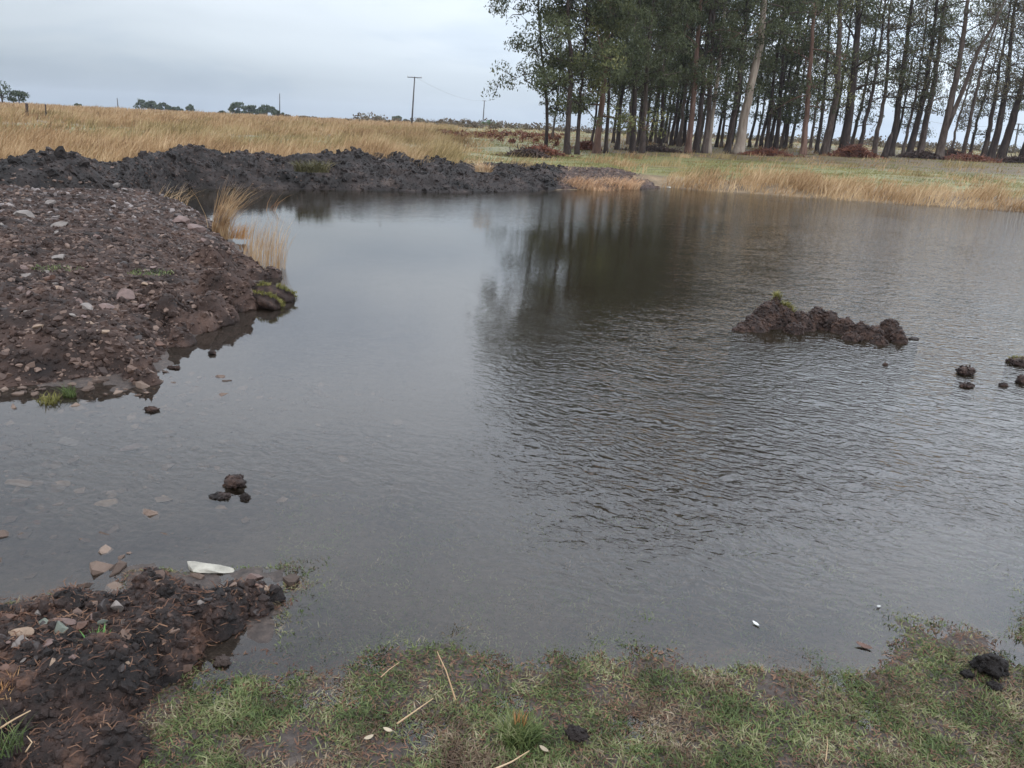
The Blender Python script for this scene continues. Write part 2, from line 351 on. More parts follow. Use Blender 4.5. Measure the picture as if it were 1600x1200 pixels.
def G(x, y, micro=True):
    x = np.asarray(x, float).ravel(); y = np.asarray(y, float).ravel(); r = np.hypot(x, y)
    s = sdist(x, y, LAKE); dout = np.clip(-s, 0, None); din = np.clip(s, 0, None)
    ff = sm(y, 9.0, 17.0)
    rise_far = 0.30*sm(dout/1.8)+0.40*sm(dout/45)+0.25*sm(dout, 20, 60)+0.66*sm(r, 85, 190)
    rise_far = rise_far+0.06*perlin(xy3(x, y, 14.0, 1.5))*sm(dout/6)+0.05*perlin(xy3(x, y, 3.1, 4.5))*sm(dout/2)
    rise_near = 0.004+0.026*np.minimum(dout, 1.2)+0.02*np.clip(dout-1.2, 0, 20)
    deep = 0.004*sm(din/.1)+0.042*din+0.03*np.clip(din-1.5, 0, 6)
    cap = np.where((x < -0.7) & (y < 5.5), 0.12, 0.5)
    deep = np.minimum(deep, cap); deep = deep*(1-ff)+np.minimum(0.35*din, 0.6)*ff
    z = np.where(s > 0, -deep, rise_near*(1-ff)+rise_far*ff)
    if micro:
        k = 1-sm(r, 6, 14)
        z = z+k*(0.018*perlin(xy3(x, y, 0.33, 2.2))+0.008*perlin(xy3(x, y, 0.12, 7.7))+0.004*perlin(xy3(x, y, 0.045, 3.1)))
    return z

# ------------------------------------------------------------------ ground
def ground():
    a = np.concatenate([np.arange(-46, 46, 0.2), np.arange(46, 314, 1.6)])*PI/180
    rr = 0.4*1.0185**np.arange(0, 500); rr = rr[rr < 1500]
    A, RR = np.meshgrid(a, rr, indexing='ij'); A = A.ravel(); RR = RR.ravel()
    x = np.sin(A)*RR; y = np.cos(A)*RR; z = G(x, y)
    V = np.stack([x, y, z], 1); nu, nv = len(a), len(rr)
    F = grid_faces(nu, nv)
    j = np.arange(nv-1); l0 = (nu-1)*nv; F = np.concatenate([F, np.stack([l0+j, j, j+1, l0+j+1], 1)])
    c = len(V); V = np.concatenate([V, [[0, 0, float(G(0, 0)[0])]]])
    i0 = np.arange(nu)*nv; i1 = np.roll(i0, -1)
    T = np.stack([np.full(nu, c), i0, i1], 1)[:, ::-1]
    gm = green_mask(V[:, 0], V[:, 1]); lit = litter_mask(V[:, 0], V[:, 1])
    ff = sm(V[:, 1], 9, 16)*(V[:, 2] > -0.02)
    m, t, b = mat('meadow_soil')
    g = t.nodes.new('ShaderNodeNewGeometry'); pos = g.outputs['Position']
    nA = noise(t, 1.3, 6, 0.65, pos); nB = noise(t, 0.35, 4, 0.55, pos); nC = noise(t, 30, 5, 0.7, pos)
    straw = ramp(t.nodes, [(0.3, (0.075, 0.05, 0.028)), (0.5, (0.14, 0.095, 0.05)), (0.7, (0.26, 0.18, 0.10))]); t.links.new(nA.outputs['Fac'], straw.inputs[0])
    gr = ramp(t.nodes, [(0.3, (0.085, 0.075, 0.035)), (0.5, (0.15, 0.15, 0.055)), (0.7, (0.24, 0.21, 0.09))]); t.links.new(nA.outputs['Fac'], gr.inputs[0])
    lt = ramp(t.nodes, [(0.35, (0.05, 0.032, 0.018)), (0.65, (0.14, 0.09, 0.05))]); t.links.new(nA.outputs['Fac'], lt.inputs[0])
    mud = ramp(t.nodes, [(0.3, (0.028, 0.022, 0.02)), (0.5, (0.055, 0.042, 0.036)), (0.72, (0.10, 0.075, 0.062))]); t.links.new(nC.outputs['Fac'], mud.inputs[0])
    c1 = mixc(t, attr(t, 'green'), straw.outputs[0], gr.outputs[0]); c2 = mixc(t, attr(t, 'litter'), c1, lt.outputs[0])
    c3 = mixc(t, attr(t, 'field'), mud.outputs[0], c2); t.links.new(c3, b.inputs['Base Color'])
    b.inputs['Roughness'].default_value = 0.6; b.inputs['Specular IOR Level'].default_value = 0.3
    nD = noise(t, 55, 5, 0.7, pos); bump(t, b, nD.outputs['Fac'], 0.8, 0.012)
    link('ground', mesh('ground', V, [F, T], m, {'green': gm, 'litter': lit, 'field': ff}, True), kind='structure')

def green_mask(x, y):
    """1 where the pasture is green, 0 where it is tall dry straw"""
    px, py = proj(np.stack([x, y, np.full_like(x, 0.9)], 1)); r = np.hypot(x, y)
    s = -sdist(x, y, LAKE); az = x/np.maximum(y, 1)
    n = fbm(xy3(x, y, 5.0, 9.0), 3); n2 = perlin(xy3(x, y, 22.0, 3.0))
    right = sm(az, -0.16, -0.02)                       # green pasture begins right of the straw
    g = right*sm(s+1.6*n, 1.5, 3.2)
    left_band = (1-right)*np.maximum(sm(r, 33, 42)*(1-sm(r, 62, 85))*sm(n2+0.4*n, -0.3, 0.1)*0.85, sm(fbm(xy3(x, y, 7.0, 19.0), 3), .2, .5)*.7)
    strip = (1-right)*sm(s, 9, 12)*(1-sm(s, 15, 19))*sm(az, -0.42, -0.3)*sm(n, -0.3, 0.2)*0.7
    g = np.maximum(g, np.maximum(left_band, strip))
    return np.clip(g-0.5*sm(n, 0.25, 0.6), 0, 1)
def litter_mask(x, y):
    r = np.hypot(x, y); az = x/np.maximum(y, 1)
    return sm(az, 0.03, 0.1)*sm(r+4*perlin(xy3(x, y, 6, 1)), 43, 54)*(1-sm(r, 120, 150))*0.85
ground()

# ------------------------------------------------------------------ water
def water():
    xs = np.concatenate([np.arange(-14, -4, 0.25), np.arange(-4, 5, 0.06), np.arange(5, 36, 0.3)]); ys = np.concatenate([np.arange(1.0, 7, 0.06), np.arange(7, 30, 0.25)])
    X, Y = np.meshgrid(xs, ys, indexing='ij'); x = X.ravel(); y = Y.ravel()
    dep = np.clip(-G(x, y, False), 0, 1)
    px, py = proj(np.stack([x, y, 0*x], 1))
    # wind: the right half is ruffled, the lee of the stony mound lies almost still
    az = x/np.maximum(y, 0.5)
    far_ = sm(y, 3.8, 10.5)*.24; ruf = sm(az+0.06*perlin(xy3(x, y, 2.5, 1.0)), -0.16+far_, 0.20+far_)
    ruf = np.maximum(ruf, 0.35*sm(-y+4.6)*1.0)
    ruf = ruf*np.clip(0.85+0.35*fbm(xy3(x, y, 2.1, 3.3), 2), 0.5, 1.1)
    ruf = np.maximum(ruf, 0.05+0.08*sm(-y+7.5, 0, 2))*sm(dep, 0.0, 0.06)
    _ic = P(1260, 535); ruf = ruf*(1-.75*np.exp(-((x-_ic[0])/.75)**2-((y-_ic[1])/.4)**2))
    ruf = np.maximum(ruf, .22*sm(y, 12, 16)*sm(az, -.35, -.2))
    m = bpy.data.materials.new('pond_water'); m.use_nodes = True; t = m.node_tree; t.nodes.clear()
    o = t.nodes.new('ShaderNodeOutputMaterial')
    tr = t.nodes.new('ShaderNodeBsdfTransparent'); tr.inputs[0].default_value = (0.92, 0.90, 0.86, 1)
    df = t.nodes.new('ShaderNodeBsdfDiffuse'); df.inputs[0].default_value = (0.023, 0.018, 0.011, 1)
    gl = t.nodes.new('ShaderNodeBsdfGlossy'); gl.inputs['Roughness'].default_value = 0.03
    fr = t.nodes.new('ShaderNodeFresnel'); fr.inputs['IOR'].default_value = 1.56
    r = ramp(t.nodes, [(0.0, (0.10,)*3), (0.05, (0.20,)*3), (0.12, (0.36,)*3), (0.3, (0.80,)*3), (0.5, (0.97,)*3)]); t.links.new(attr(t, 'depth'), r.inputs[0])
    mx = t.nodes.new('ShaderNodeMixShader'); t.links.new(r.outputs[0], mx.inputs[0]); t.links.new(tr.outputs[0], mx.inputs[1]); t.links.new(df.outputs[0], mx.inputs[2])
    mx2 = t.nodes.new('ShaderNodeMixShader'); t.links.new(fr.outputs[0], mx2.inputs[0]); t.links.new(mx.outputs[0], mx2.inputs[1]); t.links.new(gl.outputs[0], mx2.inputs[2])
    t.links.new(mx2.outputs[0], o.inputs[0])
    # ripples: long-crested noise, two trains crossing, all in metres
    g = t.nodes.new('ShaderNodeNewGeometry')
    warp = noise(t, 2.6, 3, 0.55, g.outputs['Position'])
    wv = t.nodes.new('ShaderNodeVectorMath'); wv.operation = 'MULTIPLY_ADD'; t.links.new(warp.outputs['Color'], wv.inputs[0]); wv.inputs[1].default_value = (0.22, 0.22, 0); t.links.new(g.outputs['Position'], wv.inputs[2])
    def train(rot, sx, sy, sc, detail=2):
        vr = t.nodes.new('ShaderNodeVectorRotate'); vr.rotation_type = 'Z_AXIS'
        t.links.new(wv.outputs[0], vr.inputs['Vector']); vr.inputs['Angle'].default_value = rot
        mp_ = t.nodes.new('ShaderNodeMapping'); mp_.inputs['Scale'].default_value = (sx, sy, 1); t.links.new(vr.outputs[0], mp_.inputs[0])
        return noise(t, sc, detail, 0.5, mp_.outputs[0], 0.25).outputs['Fac']
    a1 = train(R(16), 0.45, 1.0, 21.0); a2 = train(R(40), 0.55, 1.0, 29.0); a3 = train(R(-20), 0.6, 1.0, 6.0, 1)
    def madd(a, k, b_=None):
        q = t.nodes.new('ShaderNodeMath'); q.operation = 'MULTIPLY_ADD'; t.links.new(a, q.inputs[0]); q.inputs[1].default_value = k
        if b_ is None: q.inputs[2].default_value = 0
        else: t.links.new(b_, q.inputs[2])
        return q.outputs[0]
    a4 = train(R(5), 0.8, 1.0, 30.0, 1)
    h = madd(a1, 1.0, madd(a2, 0.7, madd(a3, 0.5, madd(a4, 0.35))))
    hm_ = t.nodes.new('ShaderNodeMath'); hm_.operation = 'MULTIPLY'; t.links.new(h, hm_.inputs[0]); t.links.new(attr(t, 'ruffle'), hm_.inputs[1])
    bp = t.nodes.new('ShaderNodeBump'); bp.inputs['Strength'].default_value = 1.0; bp.inputs['Distance'].default_value = 0.0115
    t.links.new(hm_.outputs[0], bp.inputs['Height'])
    for q in (gl, fr): t.links.new(bp.outputs[0], q.inputs['Normal'])
    link('water', mesh('water', np.stack([x, y, 0*x], 1), grid_faces(len(xs), len(ys)), m, {'depth': dep, 'ruffle': ruf}, True), kind='structure')
water()

# ------------------------------------------------------------------ heaped earth
def height_patch(hf, x0, x1, y0, y1, st, zmin):
    xs = np.arange(x0, x1, st); ys = np.arange(y0, y1, st); X, Y = np.meshgrid(xs, ys, indexing='ij'); x = X.ravel(); y = Y.ravel()
    z = hf(x, y); F = grid_faces(len(xs), len(ys)); keep = (z[F] > zmin).any(1); F = F[keep]
    us = np.unique(F); mp_ = np.full(len(x), -1); mp_[us] = np.arange(len(us))
    return np.stack([x, y, z], 1)[us], mp_[F]

def mound_h(x, y):
    x = np.asarray(x, float).ravel(); y = np.asarray(y, float).ravel()
    w = 0.06*fbm(xy3(x, y, 0.35, 5.5), 3)
    s = sdist(x, y, MOUND)+w
    h = 0.13*sm(s/0.35)+0.14*sm(s/1.0)+0.26*sm(s/3.2)
    h = h*(1+0.35*perlin(xy3(x, y, 1.4, 2.0)))
    h = h+sm(s/0.3)*(0.035*fbm(xy3(x, y, 0.30, 8.0), 4, 0.6)+0.02*fbm(xy3(x, y, 0.11, 3.0), 3, 0.6, True))
    return np.where(s > 0, h, 0.5*s)-0.015
def clod_lumps(x, y, lst):
    h = np.full_like(x, -9.0)
    for (cx, cy, Rr, A) in lst:
        dx = x-cx; dy = y-cy; rr = np.sqrt(dx*dx+dy*dy)/Rr
        rr = rr*(1+0.28*perlin(xy3(x, y, Rr*0.7, cx*3+cy)))
        h = np.where(rr < 1, np.maximum(h, A*1.25*np.clip(1-rr**2, 0, 1)**.75-.25*A), h)
    return h
mound_lumps = [(*P(a, b, 0.05)[:2], r_, h_) for a, b, r_, h_ in ((352, 470, .28, .30), (330, 492, .22, .2), (372, 452, .2, .22), (300, 505, .16, .16), (282, 525, .12, .13), (262, 505, .2, .26), (245, 488, .2, .3), (230, 588, .09, .1), (215, 575, .1, .1), (400, 428, .12, .09), (425, 425, .1, .07), (375, 425, .12, .14), (330, 430, .3, .36))]
def mound_full(x, y):
    x = np.asarray(x, float).ravel(); y = np.asarray(y, float).ravel()
    return np.maximum(mound_h(x, y), clod_lumps(x+.05*perlin(xy3(x, y, .1, 5)), y+.05*perlin(xy3(x, y, .1, 8)), mound_lumps)+0.055*fbm(xy3(x, y, 0.16, 1), 4, .6)+.02*fbm(xy3(x, y, 0.07, 4), 2, .6, True))
MV, MF = height_patch(mound_full, -13, -1.8, 3.6, 16.2, 0.034, -0.06)
mound = link('stony_mound', mesh('stony_mound', MV, MF, M_MOUND, None, True), label='low reddish-brown mound of broken stone and earth running into the pond from the left', category='earth mound')

def pick_faces(V, F, n, g, wfun=None):
    c = V[F].mean(1); v0 = V[F[:, 1]]-V[F[:, 0]]; v1 = V[F[:, -1]]-V[F[:, 0]]; ar = np.linalg.norm(np.cross(v0, v1), axis=1)
    w = ar*(wfun(c) if wfun else 1); w = np.clip(w, 0, None); w /= w.sum()
    ix = g.choice(len(F), n, p=w); u = g.uniform(0, 1, (n, 2))
    return V[F[ix, 0]]+v0[ix]*u[:, :1]+v1[ix]*u[:, 1:]
STN = [stone(k, 2, 0.42, 8) for k in range(10)]; STN1 = [stone(k+40, 1, 0.5, 5) for k in range(10)]
def gravel(name, V, F, n, smin, smax, m, label, parent, wfun, seed, protos=STN1, sink=0.25):
    g = np.random.default_rng(seed); p = pick_faces(V, F, n, g, wfun)
    s = smin*(smax/smin)**(g.uniform(0, 1, n)**3.0); p[:, 2] -= s*sink*0.3
    v, f = scatter(protos, g.integers(0, len(protos), n), p, tilt(n, g, 0.45), s)
    return link(name, mesh(name, v, f, m), parent, label=label, kind='stuff')
gravel('gravel', MV, MF, 60000, 0.008, 0.045, M_GRAVEL, 'reddish brown broken gravel covering the mound', mound, lambda c: (c[:, 2] > 0.0)*(0.6+1.2*(fbm(xy3(c[:, 0], c[:, 1], 0.8, 6), 3) > -0.15))/(0.6+np.hypot(c[:, 0], c[:, 1])**1.0/7), 11)
gravel('pale_gravel', MV, MF, 6000, 0.015, 0.07, M_GREYG, 'paler grey slabs and gravel on the far side of the mound', mound, lambda c: (c[:, 2] > 0.05)*sm(c[:, 1], 7.5, 10.5)*(c[:, 0] < -3.6), 12)

# dark bank of dug soil along the far side: lofted foot - crest - back, roughened in 3-D
crest_px = [(-60, 262), (0, 251), (40, 243), (85, 239), (130, 246), (165, 257), (200, 255), (230, 243), (285, 231), (320, 237), (360, 241), (400, 244), (440, 248), (470, 245), (500, 243), (540, 241), (570, 244), (600, 247), (625, 246), (640, 252), (690, 253), (740, 259), (775, 257), (800, 259), (850, 261), (880, 262)]
foot_px = [(-60, 330, .3), (0, 322, .3), (100, 318, .3), (180, 312, .28), (235, 304, .1), (300, 299, -.06), (400, 300, -.06), (500, 300, -.06), (600, 302, -.06), (700, 305, -.06), (800, 303, -.06), (850, 301, -.06), (882, 300, -.06)]
def bank(name, crest, foot, back_w, seed, amp, material, nu=420, nv=44, drop=1.5, **tags):
    cx = np.array([c[0] for c in crest], float); fx = np.array([c[0] for c in foot], float)
    u = np.linspace(cx[0], cx[-1], nu); V = []
    t = np.linspace(0, 1, nv)
    for k, a in enumerate(u):
        fy = np.interp(a, fx, [c[1] for c in foot]); fz = np.interp(a, fx, [c[2] for c in foot])
        f0 = P(a, fy, fz); D = math.hypot(f0[0], f0[1])+drop*float(np.interp(a, [0, 250, 450, 650, 800], [1.0, 1.3, 1.6, 2.3, 2.6]))
        c0 = Q(a, np.interp(a, cx, [c[1] for c in crest]), D)
        e = f0[:2]/np.linalg.norm(f0[:2]); b0 = np.array([*(c0[:2]+e*back_w), 0.1])
        row = []
        for q in t:
            if q < 0.55:
                w = q/0.55; z = f0[2]+(c0[2]-f0[2])*math.sin(w*PI/2)**0.85; xy = f0[:2]+(c0[:2]-f0[:2])*w
            else:
                w = (q-0.55)/0.45; z = c0[2]+(b0[2]-c0[2])*(w*w*(3-2*w)); xy = c0[:2]+(b0[:2]-c0[:2])*w
            row.append((*xy, z))
        V.append(row)
    V = np.array(V).reshape(-1, 3)
    tt = np.tile(t, nu); uu = np.repeat(np.linspace(0, 1, nu), nv); k = np.minimum(sm(tt/0.12), sm((1-tt)/0.15))*np.minimum(sm(uu/0.02), sm((1-uu)/0.03))
    n = fbm(V/0.55+seed, 4, 0.55); n2 = fbm(V/0.2+seed*2, 3, 0.6, True)
    k = k*np.interp(uu, [0, .28, .4], [.5, .6, 1])
    V[:, 2] += k*(amp*n+amp*0.35*n2); V[:, 1] += k*amp*0.7*fbm(V/0.4+seed+20, 3); V[:, 0] += k*amp*0.5*fbm(V/0.4+seed+40, 3)
    F = grid_faces(nu, nv)
    return V, F, link(name, mesh(name, V, F, material, None, True), **tags)
BV, BF, bk = bank('soil_bank', crest_px, foot_px, 1.6, 5.0, 0.115, M_SOIL, nu=560, nv=50, label='long black bank of dug wet soil along the far edge of the pond', category='earth bank')
g_ = np.random.default_rng(5)
CL = [clod(k, 2, (1, 0.8, 0.6), 0.6) for k in range(8)]
front = lambda c: (c[:, 2] > 0.0)*1.0
crumbs_later = True
p = pick_faces(BV, BF, 1500, g_, front); s_ = 0.015+0.085*g_.uniform(0, 1, 1500)**2.5
v, f = scatter(CL, g_.integers(0, 8, 1500), p, rotmat(1500, g_), s_)
link('soil_clods', mesh('soil_clods', v, f, M_SOIL, None, False), bk, kind='stuff', label='lumps of black soil over the bank')
BANKCR = True
gravel('bank_gravel', BV, BF, 3000, 0.012, 0.05, M_GRAVEL, 'small stones in the black soil', bk, lambda c: (c[:, 2] > 0.0)*(0.15+2.5*(c[:, 0] < -6)+1.2*(perlin(c/0.8) > 0.2)), 14)

crest2 = [(855, 262), (880, 262), (900, 262), (950, 263), (985, 270), (1020, 278), (1052, 290)]
foot2 = [(855, 300, -.06), (900, 300, -.06), (960, 299, -.06), (1055, 297, -.04)]
RV, RF, rb = bank('rubble_bank', crest2, foot2, 1.5, 9.0, 0.04, M_MOUND, nu=170, nv=36, label='low bank of grey stones tapering off right of the black bank', category='rubble bank')
gravel('rubble_stones', RV, RF, 3500, 0.025, 0.09, M_GRAVEL, 'grey broken stones heaped on the rubble bank', rb, front, 15)

# near heap at the lower left
heap_lumps = [(*P(a, b, 0.08)[:2], r_, h_) for a, b, r_, h_ in ((335, 945, .095, .15), (300, 950, .06, .1), (225, 912, .065, .12), (262, 915, .05, .1), (250, 980, .15, .16), (215, 1000, .13, .17), (290, 935, .07, .12), (305, 915, .045, .085), (262, 1020, .05, .07), (250, 1008, .06, .08), (150, 1060, .16, .22), (110, 1070, .18, .22), (80, 1040, .15, .2), (180, 950, .05, .1), (110, 945, .09, .14), (150, 945, .07, .13), (60, 965, .09, .15), (140, 1150, .14, .12), (105, 1170, .16, .15), (30, 1100, .2, .2), (430, 905, .035, .04), (395, 905, .06, .07), (365, 920, .07, .09), (405, 925, .045, .05))]
def heap_h(x, y):
    w = 0.025*fbm(xy3(x, y, 0.12, 5.5), 3); s = sdist(x, y, HEAP)+w
    h = 0.05*sm(s/0.08)+0.07*sm(s/0.4)
    h = h-sm(x, P(215, 960)[0], P(300, 940)[0])*sm(y, 1.95, 2.1)*(.065+.04*perlin(xy3(x, y, .09, 3)))
    h = np.where(s > 0, h, 0.6*s)-0.01
    h = np.maximum(h, clod_lumps(x, y, heap_lumps)*.82)
    k = sm((h+0.01)/0.05)
    return h+k*(0.018*fbm(xy3(x, y, 0.10, 8.0), 4, 0.6)+0.009*fbm(xy3(x, y, 0.035, 3.0), 3, 0.65, True))
HV, HF = height_patch(heap_h, -3.2, -0.55, 1.2, 2.75, 0.011, -0.03)
heap = link('soil_heap', mesh('soil_heap', HV, HF, M_HEAP, None, True), label='heap of dark rooty soil and stones reaching into the water at the lower left', category='soil heap')
def crumbs(name, V, F, n, s0, s1, material, parent, label, seed, w=None):
    g = np.random.default_rng(seed); p = pick_faces(V, F, n, g, w); s = s0*(s1/s0)**(g.uniform(0, 1, n)**2)
    v, f = scatter([clod(k+seed, 1, (1, .85, .75), 0.45) for k in range(8)], g.integers(0, 8, n), p, rotmat(n, g), s)
    return link(name, mesh(name, v, f, material, None, False), parent, kind='stuff', label=label)
crumbs('bank_crumbs', BV, BF, 12000, 0.010, 0.032, M_SOIL, bk, 'crumbs of black soil on the bank', 43, front)
crumbs('mound_crumbs', MV, MF, 22000, 0.008, 0.040, M_MOUND, mound, 'crumbs of brown soil on the mound', 47, lambda c: (c[:, 2] > 0.0)/(.5+np.hypot(c[:, 0], c[:, 1])/7))
crumbs('soil_crumbs', HV, HF, 9000, 0.004, 0.022, M_HEAP, heap, 'crumbs of dark soil over the heap', 3, lambda c: (c[:, 2] > 0.005)*1.0)
def fibres(name, V, F, n, Lm, parent, seed, w=None, material=M_FIBRE, wid=0.0012, label='fine brown roots and straw bits in the soil'):
    g = np.random.default_rng(seed); p = pick_faces(V, F, n, g, w)+np.array([0, 0, 0.003])
    az = g.uniform(0, 2*PI, n); l = Lm*g.uniform(0.3, 1, n)
    d_ = np.stack([np.cos(az), np.sin(az), g.uniform(-0.2, 0.7, n)], 1); q = p+d_*l[:, None]*0.5; az2 = az+g.normal(0, 0.9, n)
    e = q+np.stack([np.cos(az2), np.sin(az2), g.uniform(-0.6, 0.4, n)], 1)*l[:, None]*0.5
    sd = np.stack([-np.sin(az), np.cos(az), g.normal(0, 0.6, n)], 1)*wid
    V_ = np.stack([p-sd, p+sd, q+sd, q-sd, e], 1).reshape(-1, 3); k = np.arange(n)[:, None]*5
    return link(name, mesh(name, V_, [k+np.array([[0, 1, 2, 3]]), k+np.array([[3, 2, 4]])], material), parent, kind='stuff', label=label)
fibres('root_fibres', HV, HF, 9000, 0.05, heap, 8, lambda c: (c[:, 2] > 0.0)*1.0)
gravel('heap_gravel', HV, HF, 700, 0.006, 0.028, M_GRAVEL, 'small stones in the heap', heap, lambda c: (c[:, 2] > 0.01)*(c[:, 1] > 1.95)*1.0, 16, STN1)

# peat islet at the right
isl = [(1160, 516, .10, .06), (1178, 514, .15, .13), (1197, 509, .17, .24), (1207, 504, .085, .30), (1222, 508, .15, .21), (1248, 513, .15, .17), (1275, 510, .14, .20), (1296, 514, .12, .17), (1318, 519, .13, .15), (1345, 525, .14, .13), (1366, 528, .12, .12), (1388, 526, .13, .18), (1402, 533, .08, .12), (1375, 537, .09, .08), (1330, 530, .10, .09), (1240, 519, .09, .1)]
isl = [(*P(a, b, 0.0)[:2], r_, h_) for a, b, r_, h_ in isl]
ic = P(1280, 520)
def isl_h(x, y):
    h = clod_lumps(x+0.03*perlin(xy3(x, y, 0.12, 2)), y+0.03*perlin(xy3(x, y, 0.12, 6)), isl); h = np.maximum(h, -0.05); k = sm(h/0.05)
    return h-0.03+k*(0.022*fbm(xy3(x, y, 0.13, 4.0), 4, 0.5)+0.010*fbm(xy3(x, y, 0.05, 9.0), 3, 0.6, True))
IV, IF = height_patch(isl_h, ic[0]-1.1, ic[0]+1.1, ic[1]-0.6, ic[1]+0.6, 0.011, -0.025)
islet = link('peat_islet', mesh('peat_islet', IV, IF, M_PEAT, None, True), label='long ragged lump of brown peat in the water, grass on its left end', category='peat lump')
crumbs('peat_crumbs', IV, IF, 1800, 0.006, 0.028, M_PEAT, islet, 'crumbs of peat', 23, lambda c: (c[:, 2] > 0.01)*1.0)
fibres('peat_roots', IV, IF, 1500, 0.05, islet, 9, lambda c: (c[:, 2] > 0.02)*1.0)
def grass_on(name, c, n, rad, h, material, parent, seed, w=0.004, lean=0.5, az=None, zf=None, label=None, spread_az=None):
    g = np.random.default_rng(seed); rr = rad*np.sqrt(g.uniform(0, 1, n)); th = g.uniform(0, 2*PI, n)
    p = np.stack([c[0]+rr*np.cos(th), c[1]+rr*np.sin(th)*0.7, np.full(n, c[2])], 1)
    if zf is not None: p[:, 2] = zf(p[:, 0], p[:, 1])-0.005
    a = g.uniform(0, 2*PI, n) if az is None else g.normal(az, spread_az or 0.5, n)
    V_, F_ = blades(p, h*g.uniform(0.5, 1.1, n), w*g.uniform(0.7, 1.3, n), a, lean*g.uniform(0.3, 1.4, n), g)
    return link(name, mesh(name, V_, F_, material), parent, label=label)
c = P(1225, 504, 0.0); grass_on('grass_tuft', (c[0], c[1], 0.14), 1500, 0.16, 0.075, M_MOSS, islet, 31, 0.007, 0.8, zf=isl_h, label='yellow-green grass on the left end of the islet')

# ------------------------------------------------------------------ loose lumps in and beside the water
def lump(name, px, py, w_px, sz, z=0.0, material=M_PEAT, seed=0, sink=0.25, rough=0.35, sub=3, **tags):
    c = P(px, py, z); Lr = np.linalg.norm(c-np.array([0, 0, CAMZ])); r_ = w_px*.86/2*Lr/FPX
    V, F = clod(seed, sub, sz, rough); V = V*r_; V[:, 2] += r_*sz[2]*(1-2*sink)
    o = link(name, mesh(name, V, F, material, None, False if sub < 3 else True), loc=tuple(c), category='soil clod', **tags)
    g = np.random.default_rng(seed+5); n = 60; p = pick_faces(V, F, n, g)
    v, f = scatter([clod(k+3, 1) for k in range(3)], g.integers(0, 3, n), p, rotmat(n, g), r_*g.uniform(0.06, 0.2, n))
    link('crumbs', mesh('crumbs', v, f, material), o, kind='stuff')
    return o
lump('peat_clod', 1508, 584, 24, (1, .8, .62), seed=1, label='squarish dark clod in the water right of the islet, larger of the pair')
lump('peat_clod', 1510, 604, 19, (1, .8, .4), seed=2, label='flatter small clod just in front of the squarish dark clod')
lump('peat_clod', 1568, 603, 12, (1, .8, .5), seed=3, label='tiny dark clod between the clod pair and the right edge of the picture')
lump('peat_clod', 1599, 598, 20, (1, .8, .7), seed=4, label='dark clod cut by the right edge of the picture under the grassy tussock')
lump('peat_clod', 1428, 530, 14, (1, .6, .3), seed=6, label='flat grey clod just off the right tip of the islet', material=M_ST['dark'])
lump('peat_clod', 1383, 571, 8, (1, .7, .7), seed=7, label='black speck of soil in the water in front of the islet')
lump('peat_clod', 331, 553, 12, (1, .7, .7), seed=8, label='small black clod alone in still water off the stony mound')
lump('peat_clod', 238, 641, 18, (1, .7, .4), seed=9, label='flat brown clod in the shallows below the tip of the stony mound')
lump('peat_clod', 272, 575, 20, (1, .4, .2), seed=19, label='thin floating scrap of soil beside the mound')
lump('peat_clod', 367, 758, 34, (1, .75, .62), seed=10, label='ragged brown peat clod standing in the water left of centre', material=M_HEAP)
lump('peat_clod', 344, 776, 30, (1, .6, .22), seed=11, label='flat dark clod at the left foot of the ragged peat clod', material=M_HEAP)
lump('peat_clod', 383, 778, 15, (1, .8, .7), seed=12, label='small black clod at the right foot of the ragged peat clod', material=M_SOIL)
lump('peat_clod', 347, 1036, 22, (1, .8, .6), seed=13, label='small black clod in shallow water above the turf at lower left', material=M_SOIL)
lump('peat_clod', 315, 996, 12, (1, .6, .3), seed=14, label='tiny black scrap in the water right of the soil heap', material=M_SOIL)
lump('peat_clod', 169, 940, 18, (1, .8, .8), seed=15, z=.07, label='black clod on the back edge of the near soil heap', material=M_SOIL)
lump('peat_clod', 1545, 1048, 44, (1, .75, .55), seed=16, z=.02, label='large black clod on the turf near the right edge', material=M_SOIL, sink=.1, rough=.5)
lump('peat_clod', 1510, 1057, 16, (1, .8, .6), seed=17, z=.02, label='small black clod left of the large black clod on the turf', material=M_SOIL, sink=.1)
lump('peat_clod', 1552, 1076, 20, (1, .8, .5), seed=18, z=.02, label='small black clod in front of the large black clod on the turf', material=M_SOIL, sink=.1)
lump('peat_clod', 900, 1150, 32, (1, .75, .5), seed=20, z=.03, label='dark grey clod on the turf right of the green and orange tussock', material=M_SOIL, sink=.15)
# grassy sods off the mound
def sod(px, py, wpx, tilt_, az, seed, **tags):
    c = P(px, py, 0.02); Lr = np.linalg.norm(c-np.array([0, 0, CAMZ])); r_ = wpx/2*Lr/FPX
    V, F = ICO[3]; g = np.random.default_rng(seed); V = np.sign(V)*np.abs(V)**0.5
    V = V*(1+0.30*fbm(V*1.2+seed*3, 4, .6)+0.09*fbm(V*5+seed, 3, .6, True))[:, None]*np.array([1, 0.62, 0.42])*r_
    Rm = np.array(Matrix.Rotation(az, 3, 'Z')@Matrix.Rotation(tilt_, 3, 'X')); top = V[:, 2] > 0.6*V[:, 2].max()
    V = V@Rm.T
    o = link('sod', mesh('sod', V, F, M_PEAT, None, True), loc=tuple(c), category='grass sod', **tags)
    ix = np.where(top)[0]; n = 900; k = g.choice(ix, n); p = V[k]+g.normal(0, r_*0.09, (n, 3))*np.array([1, 1, .3])
    Vb, Fb = blades(p, 0.03*g.uniform(.5, 1.2, n), np.full(n, 0.007), g.uniform(0, 2*PI, n), g.uniform(0.3, 1.2, n), g)
    link('grass', mesh('grass', Vb, Fb, M_MOSS), o, label='short yellow-green grass on its upper face'); return o
